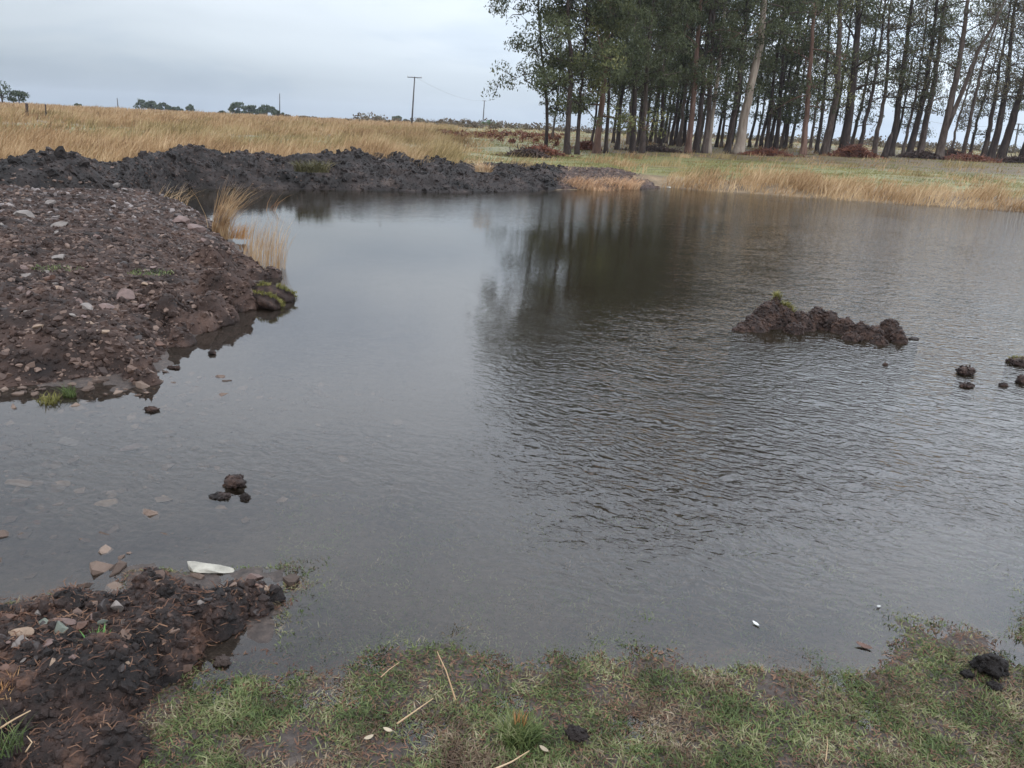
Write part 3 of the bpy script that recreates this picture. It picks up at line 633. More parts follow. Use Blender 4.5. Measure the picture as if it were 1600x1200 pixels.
sod(430, 463, 50, R(-38), R(-22), 1, label='farther tilted sod with mossy top lying in the water off the mound')
sod(414, 475, 44, R(-45), R(-30), 4, label='nearer tilted sod with mossy top, dark face to the camera, off the mound')
c = P(1592, 567, 0.0); o = lump('grassy_tussock', 1596, 569, 34, (1, .8, .3), seed=33, label='low green grassy tussock in the water at the right edge of the picture')
grass_on('grass', (c[0]+.02, c[1], 0.0), 500, 0.10, 0.06, M_MOSS, None, 34, 0.006, 0.6).parent = o
o.children[-1].location = -Vector(o.location)

# ------------------------------------------------------------------ individual stones
def put_stone(px, py, wpx, kind, seed, label, zf=None, z=0.0, flat=0.45, tl=0.2, group=None, aspect=1.0, az=None, up=0.15):
    if zf is None: c = P(px, py, z)
    else:
        z_ = z
        for _ in range(6):
            c = P(px, py, z_); z_ = float(zf(np.array([c[0]]), np.array([c[1]]))[0])
        c[2] = z_
    Lr = np.linalg.norm(c-np.array([0, 0, CAMZ])); r_ = wpx/2*Lr/FPX
    V, F = stone(seed, 3, flat, 11); V = V*np.array([1, aspect, 1])
    o = link('stone', mesh('stone', V*r_, F, M_ST[kind]), loc=(c[0], c[1], c[2]+r_*flat*up), label=label, category='stone', group=group)
    g = np.random.default_rng(seed+77); o.rotation_euler = (g.normal(0, tl), g.normal(0, tl), g.uniform(-.6, .6) if az is None else az)
    return o
mz = mound_full
hz = lambda x, y: heap_h(np.asarray(x, float), np.asarray(y, float))
# heap stones, named one by one
HS = [(326, 888, 76, 'white', 'large pale slab lying half under water behind the near heap', None, .004, .16),
      (208, 1032, 34, 'tan', 'tan square-faced stone at the right foot of the near heap', None, .05, .8),
      (395, 903, 34, 'pink', 'grey-pink stone at the far tip of the near heap', None, .04, .6),
      (388, 925, 26, 'tan', 'left of two tan stones side by side at the tip of the near heap', None, .03, .6),
      (409, 922, 26, 'tan', 'right of two tan stones side by side at the tip of the near heap', None, .03, .7),
      (62, 975, 36, 'green', 'pale greenish grey stone in the middle of the near heap', hz, .15, .6),
      (28, 992, 40, 'tan', 'long tan stone at the left of the near heap', hz, .15, .4),
      (100, 973, 30, 'pink', 'brownish grey wedge stone right of the greenish stone on the heap', hz, .15, .5),
      (98, 990, 24, 'green', 'upright narrow greenish stone on the near heap', hz, .15, 1.2),
      (158, 953, 34, 'dark', 'round dark stone on the back of the near heap', hz, .12, .6),
      (183, 952, 22, 'grey', 'small light stone beside the round dark one on the heap', hz, .1, .7),
      (158, 982, 18, 'green', 'small mint-grey stone above the green sprig on the heap', hz, .15, .7),
      (33, 1005, 20, 'grey', 'small blue-grey stone under the long tan stone', hz, .15, .6),
      (50, 1010, 28, 'dark', 'dark olive stone in the lower left of the heap stones', hz, .15, .5),
      (75, 1005, 26, 'pink', 'dull red-brown stone left of the upright narrow stone', hz, .15, .6),
      (12, 968, 30, 'rust', 'rust-brown stone at the left edge of the near heap', hz, .15, .5),
      (300, 925, 34, 'rust', 'flat rusty stone in the middle of the heap tip', hz, .12, .3),
      (312, 960, 30, 'rust', 'rusty stone at the waterline under the big dark clod', None, .03, .5),
      (230, 1018, 16, 'grey', 'small pale stone near the water at the right foot of the heap', None, .02, .5),
      (130, 980, 22, 'rust', 'brown stone in the middle of the heap between grey ones', hz, .15, .6),
      (285, 942, 16, 'tan', 'small tan stone left of the big dark clod', hz, .12, .6),
      (10, 1045, 20, 'rust', 'small reddish stone low on the left side of the heap', hz, .15, .6),
      (83, 1040, 14, 'tan', 'small light tan stone on the dark part of the heap', hz, .15, .6)]
for k, (a, b, w_, kd, lb, zf, z_, fl) in enumerate(HS):
    put_stone(a, b, w_, kd, 207 if k == 0 else 200+k, lb, zf, z_, fl, 0.15 if k else 0.03, 'stones on the near soil heap', .6 if k == 0 else 1.0, -.1 if k == 0 else None)
g_ = np.random.default_rng(61)
for k in range(40):
    a = g_.uniform(0, 200); b = g_.uniform(950, 1035)
    if g_.uniform() < .3: a, b = g_.uniform(240, 420), g_.uniform(905, 950)
    put_stone(a, b, g_.uniform(8, 17), g_.choice(['pink', 'rust', 'tan', 'dark', 'dark', 'grey']), 260+k, 'small loose stone bedded in the dark soil of the near heap', hz, .12, .55, .4, 'small stones on the near soil heap')
# stones under the shallow water at the left
SUB = [(285, 863, 40, 'grey', 'broad pale stone under the water behind the large white slab'), (345, 796, 32, 'tan', 'pale stone under the water in front of the ragged peat clod'), (265, 780, 30, 'tan', 'tan stone under the water left of the ragged peat clod'), (170, 785, 34, 'tan', 'flat tan stone under the water in the middle of the shallows'),
       (66, 822, 32, 'rust', 'reddish stone under the water at far left'), (165, 832, 22, 'rust', 'rusty round stone under the water, left of a tan one'), (208, 833, 24, 'tan', 'tan round stone under the water, right of a rusty one'), (210, 818, 22, 'rust', 'faint reddish stone under the water behind two small ones'), (120, 838, 20, 'tan', 'small tan stone under the water at left'),
       (135, 900, 24, 'white', 'pale mint stone under the water behind the near heap'), (128, 888, 24, 'green', 'greenish stone under the water touching the pale mint one'), (78, 895, 26, 'rust', 'brown-red stone under the water behind the heap'), (105, 690, 28, 'grey', 'pale stone under the water in front of the stony mound'), (205, 700, 30, 'pink', 'pinkish stone under the water right of a pale one'),
       (98, 755, 22, 'tan', 'faint tan stone under the water at left centre'), (30, 755, 34, 'tan', 'wide faint stone under the water at the left edge'), (224, 857, 14, 'tan', 'small tan stone under the water left of the broad pale stone'), (30, 912, 30, 'tan', 'long tan stone under the water at the left edge behind the heap'), (185, 873, 20, 'rust', 'dull red stone under the water between the heap and the shallows'), (150, 625, 30, 'tan', 'tan stone awash right of two green tufts'), (180, 623, 18, 'rust', 'rusty stone awash at the foot of the mound'), (240, 1052, 14, 'grey', 'pale stone under the water at the right foot of the heap'), (435, 915, 10, 'pink', 'small pinkish stone under the water off the tip of the heap')]
for k, (a, b, w_, kd, lb) in enumerate(SUB):
    o = put_stone(a, b, w_*1.1, kd, 330+k, lb, None, -0.035, .25, .06, 'stones under the shallow water')
def bed():
    g = np.random.default_rng(95); n = 2600; x = g.uniform(-4.6, -.45, n); y = g.uniform(2.3, 5.0, n); sd_ = sdist(x, y, LAKE)
    ok = (sd_ > -.05) & (g.uniform(0, 1, n) < 1.0*np.exp(-np.clip(x+2.2, 0, 9)/.8)); x, y = x[ok], y[ok]; n = len(x)
    sc = .01+.05*g.uniform(0, 1, n)**3; v, f = scatter(STN1, g.integers(0, 10, n), np.stack([x, y, G(x, y)], 1), tilt(n, g, .2), sc)
    link('submerged_gravel', mesh('submerged_gravel', v, f, M_BED), kind='stuff', label='brown and tan gravel lying on the bed of the shallows at the left', category='gravel')
M_BED = speckle_mat('tan_bed_gravel', [(0.04, 0.028, 0.022), (0.08, 0.055, 0.043), (0.13, 0.09, 0.07), (0.24, 0.18, 0.14)], 2, 0.8, True)
bed()
# mound stones
MS = [(195, 470, 28, 'pink', 'angular pinkish stone in the middle of the mound'), (135, 482, 20, 'grey', 'pale grey stone near the middle of the mound'), (70, 407, 13, 'grey', 'small white-grey stone high on the left of the mound'), (90, 391, 22, 'grey', 'pale flat stone on the upper slope of the mound'), (120, 461, 20, 'pink', 'rounded pink stone on the mound left of the angular one'),
      (162, 528, 18, 'tan', 'light tan stone on the lower middle of the mound'), (62, 586, 18, 'grey', 'pale stone near the front edge of the mound'), (178, 562, 24, 'pink', 'smooth reddish stone near the front of the mound'), (248, 547, 22, 'rust', 'orange-brown stone close to the water near the mound tip'), (97, 590, 26, 'rust', 'broad red-brown stone at the front edge of the mound'),
      (285, 350, 30, 'pink', 'flat reddish slab at the top right shoulder of the mound'), (308, 362, 26, 'pink', 'second reddish slab just below the first on the mound shoulder'), (318, 378, 28, 'pink', 'long slab under the two reddish slabs on the mound shoulder'), (293, 408, 18, 'dark', 'dark stone on the right side of the mound'), (140, 505, 14, 'tan', 'small tan stone in the left middle of the mound'),
      (78, 315, 16, 'grey', 'pale stone on the back crest of the mound'), (35, 335, 30, 'grey', 'long pale slab on the upper left of the mound'), (95, 356, 24, 'grey', 'light slab in the pale gravel of the mound'), (115, 585, 16, 'rust', 'small red stone at the front edge of the mound'), (220, 592, 18, 'dark', 'wet dark stone at the water near the mound tip'),
      (105, 545, 18, 'tan', 'yellowish stone on the lower left of the mound'), (230, 452, 14, 'tan', 'tan stone above the angular pinkish one'), (118, 455, 10, 'pink', 'little pink stone on the mound')]
for k, (a, b, w_, kd, lb) in enumerate(MS): put_stone(a, b, w_, kd, 400+k, lb, mz, .3, .45, .2, 'larger stones on the stony mound')
g_ = np.random.default_rng(62); cnt = 0
protos_m = {}
for k in range(150):
    a = g_.uniform(0, 400); b = g_.uniform(330, 605)
    c = P(a, b, .3)
    if sdist([c[0]], [c[1]], MOUND)[0] < .15: continue
    kd = g_.choice(['pink', 'pink', 'rust', 'tan', 'grey', 'dark'] if b > 400 else ['grey', 'pink', 'rust', 'dark']); sd = int(g_.integers(0, 6))
    z_ = .3
    for _ in range(4): c = P(a, b, z_); z_ = float(mz(np.array([c[0]]), np.array([c[1]]))[0])
    if (kd, sd) not in protos_m:
        V, F = stone(500+sd, 2, .45, 9); protos_m[(kd, sd)] = mesh('stone', V, F, M_ST[kd])
    r_ = g_.uniform(.018, .05)
    o = link('stone', protos_m[(kd, sd)], loc=(c[0], c[1], z_+r_*.1), label={'pink': 'pinkish', 'rust': 'rust-brown', 'tan': 'tan', 'grey': 'pale grey', 'dark': 'dark wet'}[str(kd)]+' fist-sized stone lying loose on the stony mound', category='stone', group='fist-sized '+str(kd)+' stones on the stony mound')
    o.scale = (r_,)*3; o.rotation_euler = (g_.normal(0, .3), g_.normal(0, .3), g_.uniform(0, 6))
# pale stones on the banks
for k, (a, b, w_, D_, lb) in enumerate([(851, 293, 13, None, 'white stone at the waterline at the end of the black bank'), (1010, 290, 9, None, 'white stone at the foot of the rubble bank'), (1001, 288, 8, None, 'small pale stone left of the white stone at the rubble bank'), (1044, 293, 8, None, 'flat pale stone at the tapered end of the rubble bank'), (193, 296, 11, 13.6, 'pale slab on the black bank above the stony mound'), (182, 289, 10, 13.8, 'tilted pale splinter on the black bank'), (594, 250, 6, 20.4, 'pale stone on the crest of the black bank')]):
    c = P(a, b, 0.04) if D_ is None else Q(a, b, D_-.5); r_ = w_/2*np.linalg.norm(c)/FPX; V, F = stone(600+k, 2, .5, 8)
    link('stone', mesh('stone', V*r_, F, M_ST['white' if D_ is None else 'grey']), loc=tuple(c), label=lb, category='stone')

# ------------------------------------------------------------------ turf on the near shore
def turf():
    g = np.random.default_rng(21); n = 520000
    y = g.uniform(1.2, 3.3, n); x = g.uniform(-.85, 1.45, n)*(y+.35)*.85+.05
    px, py = proj(np.stack([x, y, 0*x], 1)); s = sdist(x, y, LAKE)
    n1_ = fbm(xy3(x, y, 0.16, 2.0), 3); n2_ = perlin(xy3(x, y, 0.5, 8.0))
    dens = np.where(s > 0, 0.55*np.exp(-s/0.22)+.30*np.exp(-s/.8), 1.0)*np.clip(0.62+0.9*n1_+0.35*n2_, 0.06, 1)
    ok = (px > -80) & (px < 2400) & (py < 1290) & (sdist(x, y, HEAP) < 0.0) & (g.uniform(0, 1, n) < dens) & (s < 1.3) & ((s < 0.02) | (px > 430) | (py > 1030))
    x, y, s = x[ok], y[ok], s[ok]; n = len(x); z = G(x, y)
    brown = sm(fbm(xy3(x, y, 0.22, 5.0), 3)+g.normal(0, .35, n), 0.0, 0.55)*0.8
    h = g.uniform(.008, .024, n)*(1+0.5*perlin(xy3(x, y, .3, 1))); h = np.where(s > 0, h*.8, h)
    V, F = blades(np.stack([x, y, z-.003], 1), h, g.uniform(.0025, .0055, n), g.uniform(0, 2*PI, n), g.uniform(.3, 1.8, n), g, 0.5)
    link('short_turf', mesh('short_turf', V, F, M_TURF, {'green': np.repeat(brown, 7)}), kind='stuff', label='short patchy green and brown turf on the muddy near shore', category='turf')
    # brown dead bits pressed on the mud
    n = 36000; x = g.uniform(-2.2, 3.2, n); y = g.uniform(1.15, 2.5, n); s = sdist(x, y, LAKE); ok = (s < 0.12) & (sdist(x, y, HEAP) < .02); x, y = x[ok], y[ok]; n = len(x)
    z = G(x, y)+.002; az = g.uniform(0, 2*PI, n); l = g.uniform(.006, .022, n); w_ = g.uniform(.0015, .004, n)
    d_ = np.stack([np.cos(az), np.sin(az), g.uniform(-.1, .4, n)], 1)*l[:, None]/2; e_ = np.stack([-np.sin(az), np.cos(az), 0*az], 1)*w_[:, None]/2; p = np.stack([x, y, z+.003], 1)
    V = np.stack([p-d_-e_, p+d_-e_, p+d_+e_, p-d_+e_], 1).reshape(-1, 3); k = np.arange(n)[:, None]*4
    link('dead_grass_litter', mesh('dead_grass_litter', V, k+np.array([[0, 1, 2, 3]]), M_FIBRE), kind='stuff', label='brown dead grass bits pressed into the mud', category='plant litter')
turf()

# sticks, leaves and tufts on the turf
def stick(pts, rad, label, m=M_TUFT, z=0.03):
    P3 = [P(a, b, z+dz) for a, b, dz in pts]; P3 = np.array(P3); tt = np.linspace(0, 1, 9); cs = np.linspace(0, 1, len(P3))
    Q3 = np.stack([np.interp(tt, cs, P3[:, k]) for k in range(3)], 1)
    o0 = Q3[0].copy(); V, F = tube(Q3-o0, rad*np.linspace(1, .45, 9), 6)
    return link('straw_stalk', mesh('straw_stalk', V, F, m, None, True), loc=tuple(o0), label=label, category='straw')
stick([(712, 1094, 0), (697, 1048, .03), (683, 1018, .05)], .0028, 'pale straw stalk slanting up from the shoreline near the middle')
stick([(620, 1131, 0), (650, 1110, .01), (677, 1091, .015)], .0028, 'straight straw stalk lying on the turf left of the middle')
stick([(770, 1203, 0), (800, 1190, .008), (827, 1173, .01)], .0030, 'curved pale straw at the bottom edge in front of the tussock')
stick([(595, 1058, 0), (608, 1046, .01), (624, 1035, .015)], .0020, 'thin grey straw at the waterline')
stick([(0, 1138, .12), (22, 1124, .13), (48, 1110, .14)], .0028, 'tan straw on the near soil heap', z=.05)
stick([(1290, 1190, 0), (1293, 1165, .01), (1292, 1150, .01)], .0018, 'thin dry stalk at the bottom right of the turf')
stick([(40, 1175, .1), (50, 1160, .12), (42, 1150, .12)], .002, 'curled straw low on the near soil heap', z=.05)
def leaf(px, py, wpx, label, m, z=.025, az=0.3):
    c = P(px, py, z); r_ = wpx/2*np.linalg.norm(c-np.array([0, 0, CAMZ]))/FPX
    t_ = np.linspace(-1, 1, 9); w_ = .38*(1-t_**2)**.8; V = []
    for a, b in zip(t_, w_): V += [(a, -b, .18*a*a+.12*b), (a, 0, .18*a*a-.02), (a, b, .18*a*a+.12*b)]
    V = np.array(V)*r_; V = np.concatenate([V, V-np.array([0, 0, .0012])]); F = grid_faces(9, 3); F2 = F[:, ::-1]+27
    o = link('dead_leaf', mesh('dead_leaf', V, np.concatenate([F, F2]), m, None, True), loc=tuple(c), label=label, category='leaf'); o.rotation_euler = (0.15, 0.1, az); return o
M_PALE = plain_stone('pale_dry_leaf', (0.33, 0.27, 0.19), .7); M_WHITE = plain_stone('white_petal', (0.5, 0.5, 0.48), .5)
leaf(606, 1140, 15, 'small cream leaf lying on the turf under the straight straw', M_PALE, az=-.3)
leaf(576, 1152, 16, 'curled pale leaf on the turf left of the cream one', M_PALE, az=.7)
leaf(850, 1170, 16, 'pale torn leaf beside the tussock', M_PALE, az=-.6)
leaf(1373, 947, 7, 'round white fleck floating on the water at lower right', M_WHITE, .006)
leaf(1181, 974, 12, 'small white feather-like petal floating near the shore', M_WHITE, .006, -.9)
leaf(1350, 1009, 22, 'brown leaf floating at the shoreline on the right', M_ST['rust'], .006, -.5)
leaf(1543, 1168, 7, 'small orange-brown leaf on the turf at lower right', M_ST['tan'], .03)
def tuft(name, px, py, z, n, rad, h, w_, material, seed, label, az=None, saz=.5, lean=.6, cat='grass tuft', group=None, lmin=.3):
    c = P(px, py, z) if not isinstance(z, tuple) else Q(px, py, z[0])
    g = np.random.default_rng(seed); rr = rad*np.sqrt(g.uniform(0, 1, n)); th = g.uniform(0, 2*PI, n)
    p = np.stack([rr*np.cos(th), rr*np.sin(th)*.7, np.full(n, -.01)], 1)
    a = g.uniform(0, 2*PI, n) if az is None else g.normal(az, saz, n)
    V, F = blades(p, h*g.uniform(.5, 1.1, n), w_*g.uniform(.6, 1.3, n), a, lean*g.uniform(lmin, 1.4, n), g)
    return link(name, mesh(name, V, F, material), loc=tuple(c), label=label, category=cat, group=group)
tuft('grass_tuft', 812, 1150, .02, 500, .06, .075, .003, M_TURF, 71, 'green tussock with short orange stubs on the turf at the bottom middle', lean=.8)
tuft('grass_tuft', 812, 1138, .03, 26, .018, .08, .004, M_RUST, 72, 'orange-brown dry stubs standing in the green tussock', lean=.25)
tuft('grass_tuft', 78, 628, .0, 110, .07, .07, .005, M_MOSS, 73, 'left of two green tufts in the shallows before the mound', lean=.9)
tuft('grass_tuft', 108, 618, .0, 90, .04, .09, .005, M_TURF, 74, 'right, more upright of two green tufts in the shallows before the mound', lean=.6)
tuft('grass_sprig', 154, 1010, .13, 60, .025, .07, .004, leafy('fresh_green_blades', [(.08, .2, .05), (.16, .34, .09), (.25, .42, .16)], 9, .3), 75, 'fresh bright green sprig on the near soil heap', lean=.8, cat='grass sprig')
tuft('grass_tuft', 10, 1090, .14, 60, .04, .07, .003, M_RUST, 76, 'rusty grass tuft at the left edge of the near heap', lean=.8)
tuft('grass_tuft', 5, 1165, .14, 80, .05, .08, .003, M_TURF, 77, 'yellowish grass tuft at the lower left corner on the heap', lean=.9)
tuft('dry_grass_tuft', 343, 372, .05, 260, .14, .86, .0055, M_TUFTR, 81, 'tall rust-gold grass tuft leaning right at the mound shoulder', az=.15, saz=.55, lean=.62, lmin=.35)
tuft('dry_grass_tuft', 412, 419, .0, 250, .26, .62, .0045, M_TUFT, 82, 'sparse pale blond grass tuft standing in the water off the mound', az=.25, saz=.5, lean=.28, lmin=.2)
tuft('dry_grass_tuft', 374, 372, .05, 130, .15, .25, .006, M_RUST, 83, 'short brown grass between the rust-gold and the blond tuft', az=.2, lean=.5)
tuft('dry_grass_tuft', 264, 322, .1, 60, .35, .5, .008, M_TUFT, 84, 'thin straw stems behind the mound against dark water', az=.1, saz=.4, lean=1.0)
tuft('dry_grass_tuft', 422, 330, .0, 9, .1, .42, .007, M_RUST, 85, 'few single stems in the water left of the middle', az=.4, saz=.2, lean=.7)
tuft('moss_patch', 235, 425, .33, 160, .2, .03, .007, M_TURF, 86, 'yellow-green moss patch on the middle of the mound', lean=1.0, cat='moss')
tuft('moss_patch', 88, 418, .36, 110, .22, .03, .007, M_TURF, 87, 'olive moss patch on the upper left of the mound', lean=1.0, cat='moss')
tuft('dry_grass_tuft', 487, 268, (19.6,), 300, .4, .35, .02, M_FIELDG, 88, 'olive grass clump on the front of the black bank', lean=1.1)
tuft('dry_grass_tuft', 755, 268, (20.3,), 160, .22, .3, .02, M_TUFT, 92, 'tan grass clump near the right end of the black bank', lean=1.0)
for a, w_, lb, sd in ((903, .75, 'left of two drooping orange straw clumps at the foot of the rubble bank', 89), (965, .7, 'right of two drooping orange straw clumps at the foot of the rubble bank', 90)):
    tuft('dry_grass_tuft', a, 294, .0, 520, w_, .5, .013, M_TUFTO, sd, lb, az=-.6 if a < 930 else .2, saz=1.0, lean=1.1)
tuft('dry_grass_tuft', 930, 297, .0, 220, .6, .22, .012, M_TUFTO, 91, 'low straw between the two drooping orange clumps', lean=1.2)

# ------------------------------------------------------------------ field grass
def field():
    g = np.random.default_rng(31)
    nt_ = 80000
    az = g.uniform(-41, 41, nt_)*PI/180; r0, r1 = 15.0, 190.0
    u = g.uniform(0, 1, nt_); r = r0*(r1/r0)**(u**0.85)
    x = np.sin(az)*r; y = np.cos(az)*r; s = -sdist(x, y, LAKE)
    gm = green_mask(x, y); lit = litter_mask(x, y)
    cl = fbm(xy3(x, y, 2.2, 4.0), 3)
    keep = (s > -0.05) & (g.uniform(0, 1, nt_) < np.where(gm > .5, .8, 1.0)*(1-.5*lit)*np.clip(.62+1.1*cl, .10, 1))
    keep &= (sdist(x, y, MOUND) < -0.3) & ((x/y > 0.185) | (s > 2.4))
    x, y, r, s, gm, cl = x[keep], y[keep], r[keep], s[keep], gm[keep], cl[keep]; nt_ = len(x)
    dryspot = (gm > .5) & (fbm(xy3(x, y, 1.8, 14.0), 2) > 0.34) & (g.uniform(0, 1, nt_) < .75)
    gg = np.where(dryspot, 0.0, gm)
    tall = np.where(gg > .5, .15, .60)*np.clip(1+.6*cl, .5, 1.6)*g.uniform(.6, 1.2, nt_)
    tall = np.where(dryspot, .42*g.uniform(.6, 1.2, nt_), tall)
    tall = tall*np.where((x/y > -.1), .85, 1.0)*(0.45+0.55*sm(s/.9))*(1+.45*perlin(xy3(x, y, 1.1, 6.0)))
    nb = 9; z = G(x, y)
    X = np.repeat(x, nb); Y = np.repeat(y, nb); Z = np.repeat(z, nb); Rr = np.repeat(r, nb); n = len(X)
    sp = np.repeat(.14+.003*r, nb); X = X+g.normal(0, 1, n)*sp; Y = Y+g.normal(0, 1, n)*sp
    T = np.repeat(tall, nb)*g.uniform(.55, 1.1, n)
    V, F = blades(np.stack([X, Y, Z-.04], 1), T, (.007+.00042*Rr)*g.uniform(.7, 1.4, n), g.normal(.15, .8, n), g.uniform(.15, .8, n), g, .5, g.normal(0, .6, n))
    link('meadow_grass', mesh('meadow_grass', V, F, M_FIELD, {'green': np.repeat(np.repeat(gg, nb), 7)}), kind='stuff', label='tall dry straw and short green grass over the meadow', category='grass')
field()

# ------------------------------------------------------------------ trees
def leafcloud(centres, rads, per, g, size, elong=2.6):
    n = int(per.sum()); ci = np.repeat(np.arange(len(centres)), per); c = centres[ci]; rr = rads[ci]
    d_ = g.normal(size=(n, 3)); d_ *= (g.uniform(0, 1, n)**.25/np.linalg.norm(d_, axis=1)*1.25)[:, None]; p = c+d_*rr[:, None]*np.array([.75, .75, .5])
    l = size*g.uniform(.6, 1.5, n); w_ = l/elong*g.uniform(.7, 1.3, n)
    a = g.normal(size=(n, 3))+np.array([0, 0, -.9]); a /= np.linalg.norm(a, axis=1)[:, None]
    b = np.cross(a, g.normal(size=(n, 3))); b /= np.linalg.norm(b, axis=1)[:, None]
    V = np.stack([p-a*l[:, None]/2, p+b*w_[:, None]/2, p+a*l[:, None]/2, p-b*w_[:, None]/2], 1).reshape(-1, 3)
    return V, np.arange(n*4).reshape(-1, 4)
def euc(path, r0, H, cs, CR, seed, nl=20, size=.26, dens=1.0, top_r=.5, low=0.0, biasx=0.0):
    """path: trunk points relative to the base (metres), extended to height H; returns trunk, branch and leaf geometry"""
    g = np.random.default_rng(seed); path = [np.array(q, float) for q in path]
    if len(path) == 1: path.append(path[0]+np.array([g.normal(0, .25), g.normal(0, .25), 3.0]))
    dv = path[-1]-path[-2]; dv /= np.linalg.norm(dv)
    while path[-1][2] < H-.5:
        dv = dv*.86+np.array([0, 0, .2])+g.normal(0, .05, 3); dv /= np.linalg.norm(dv); path.append(path[-1]+dv*min(2.2, H-path[-1][2]+.1))
    path = np.array(path); cl = np.concatenate([[0], np.cumsum(np.linalg.norm(np.diff(path, axis=0), axis=1))]); tt = np.linspace(0, cl[-1], 26)
    tt[1] = .25; tt[2] = .7
    C = np.stack([np.interp(tt, cl, path[:, k]) for k in range(3)], 1); C[2:, :2] += .025*g.normal(size=(24, 2)); C[0, 2] = -.25
    f_ = tt/cl[-1]; rad = r0*(1-.88*f_**.9); rad[0] *= 1.7; rad[1] *= 1.3; rad[2] *= 1.08
    tr = tube(C, rad, 10); br = []; cen = []; cr_ = []; cs = cs*.68
    for k in range(nl):
        h = cs+(H-cs)*((k+.3+.5*g.uniform())/nl)**.95; i = np.interp(h, C[:, 2], np.arange(26)); b0 = np.array([np.interp(i, np.arange(26), C[:, q]) for q in range(3)])
        rel = (h-cs)/(H-cs); Lb = CR*(.55+.6*math.sin(PI*min(1, rel*.85+.12)))*g.uniform(.6, 1.15)*(1.0 if rel < .85 else .6)
        az = k*2.4+g.normal(0, .5); el_ = R(g.uniform(4, 52) if rel < .5 else g.uniform(20, 60)); dd = np.array([math.cos(az)*math.cos(el_), math.sin(az)*math.cos(el_), math.sin(el_)])
        if biasx: dd[0] += biasx
        pts = [b0]
        for q in range(5):
            dd = dd+np.array([0, 0, -.13])+g.normal(0, .12, 3); dd /= np.linalg.norm(dd); pts.append(pts[-1]+dd*Lb/5)
        pts = np.array(pts); rb_ = np.interp(i, np.arange(26), rad)*.34
        br.append(tube(pts, rb_*np.linspace(1, .2, 6), 4, False))
        for q in (2, 3, 4, 5):
            for _ in range(2 if q > 2 else 1):
                e = pts[q]+g.normal(0, 1, 3)*np.array([.55, .55, .4])*(.5+.12*CR)+np.array([0, 0, .25])
                br.append(tube(np.array([pts[q], (pts[q]+e)/2+g.normal(0, .1, 3), e]), np.array([.03, .02, .01]), 4, False))
                cen.append(e); cr_.append(g.uniform(.5, 1.0)*(.55+.10*CR))
    for _ in range(8):
        cen.append(C[-1]+g.normal(0, 1, 3)*np.array([.6, .6, .8])); cr_.append(.8)
    cen = np.array(cen); cr_ = np.array(cr_); per = (g.uniform(12, 44, len(cen))*dens*(cr_/.8)**1.4).astype(int)+3
    lv = leafcloud(cen, cr_, per, g, size)
    return tr, join(br), lv
def tree(loc, geo, lf, bk_, label, group=None, name='eucalyptus_tree'):
    t_ = empty(name, loc, label=label, category='tree', group=group)
    (tv, tf), (bv, bf), (lv_, lf_) = geo
    link('trunk', mesh('trunk', tv, tf, BARK[bk_], None, True), t_); link('branches', mesh('branches', bv, bf, BARK[bk_ if bk_ != 'pale' else 'grey'], None, True), t_)
    link('crown', mesh('crown', lv_, lf_, LEAF[lf]), t_); return t_
def Dx(px): return float(np.interp(px, [850, 887, 960, 1075, 1154, 1255, 1316, 1466, 1562, 1700], [44, 45, 50, 57, 60, 65, 68, 74, 80, 84]))
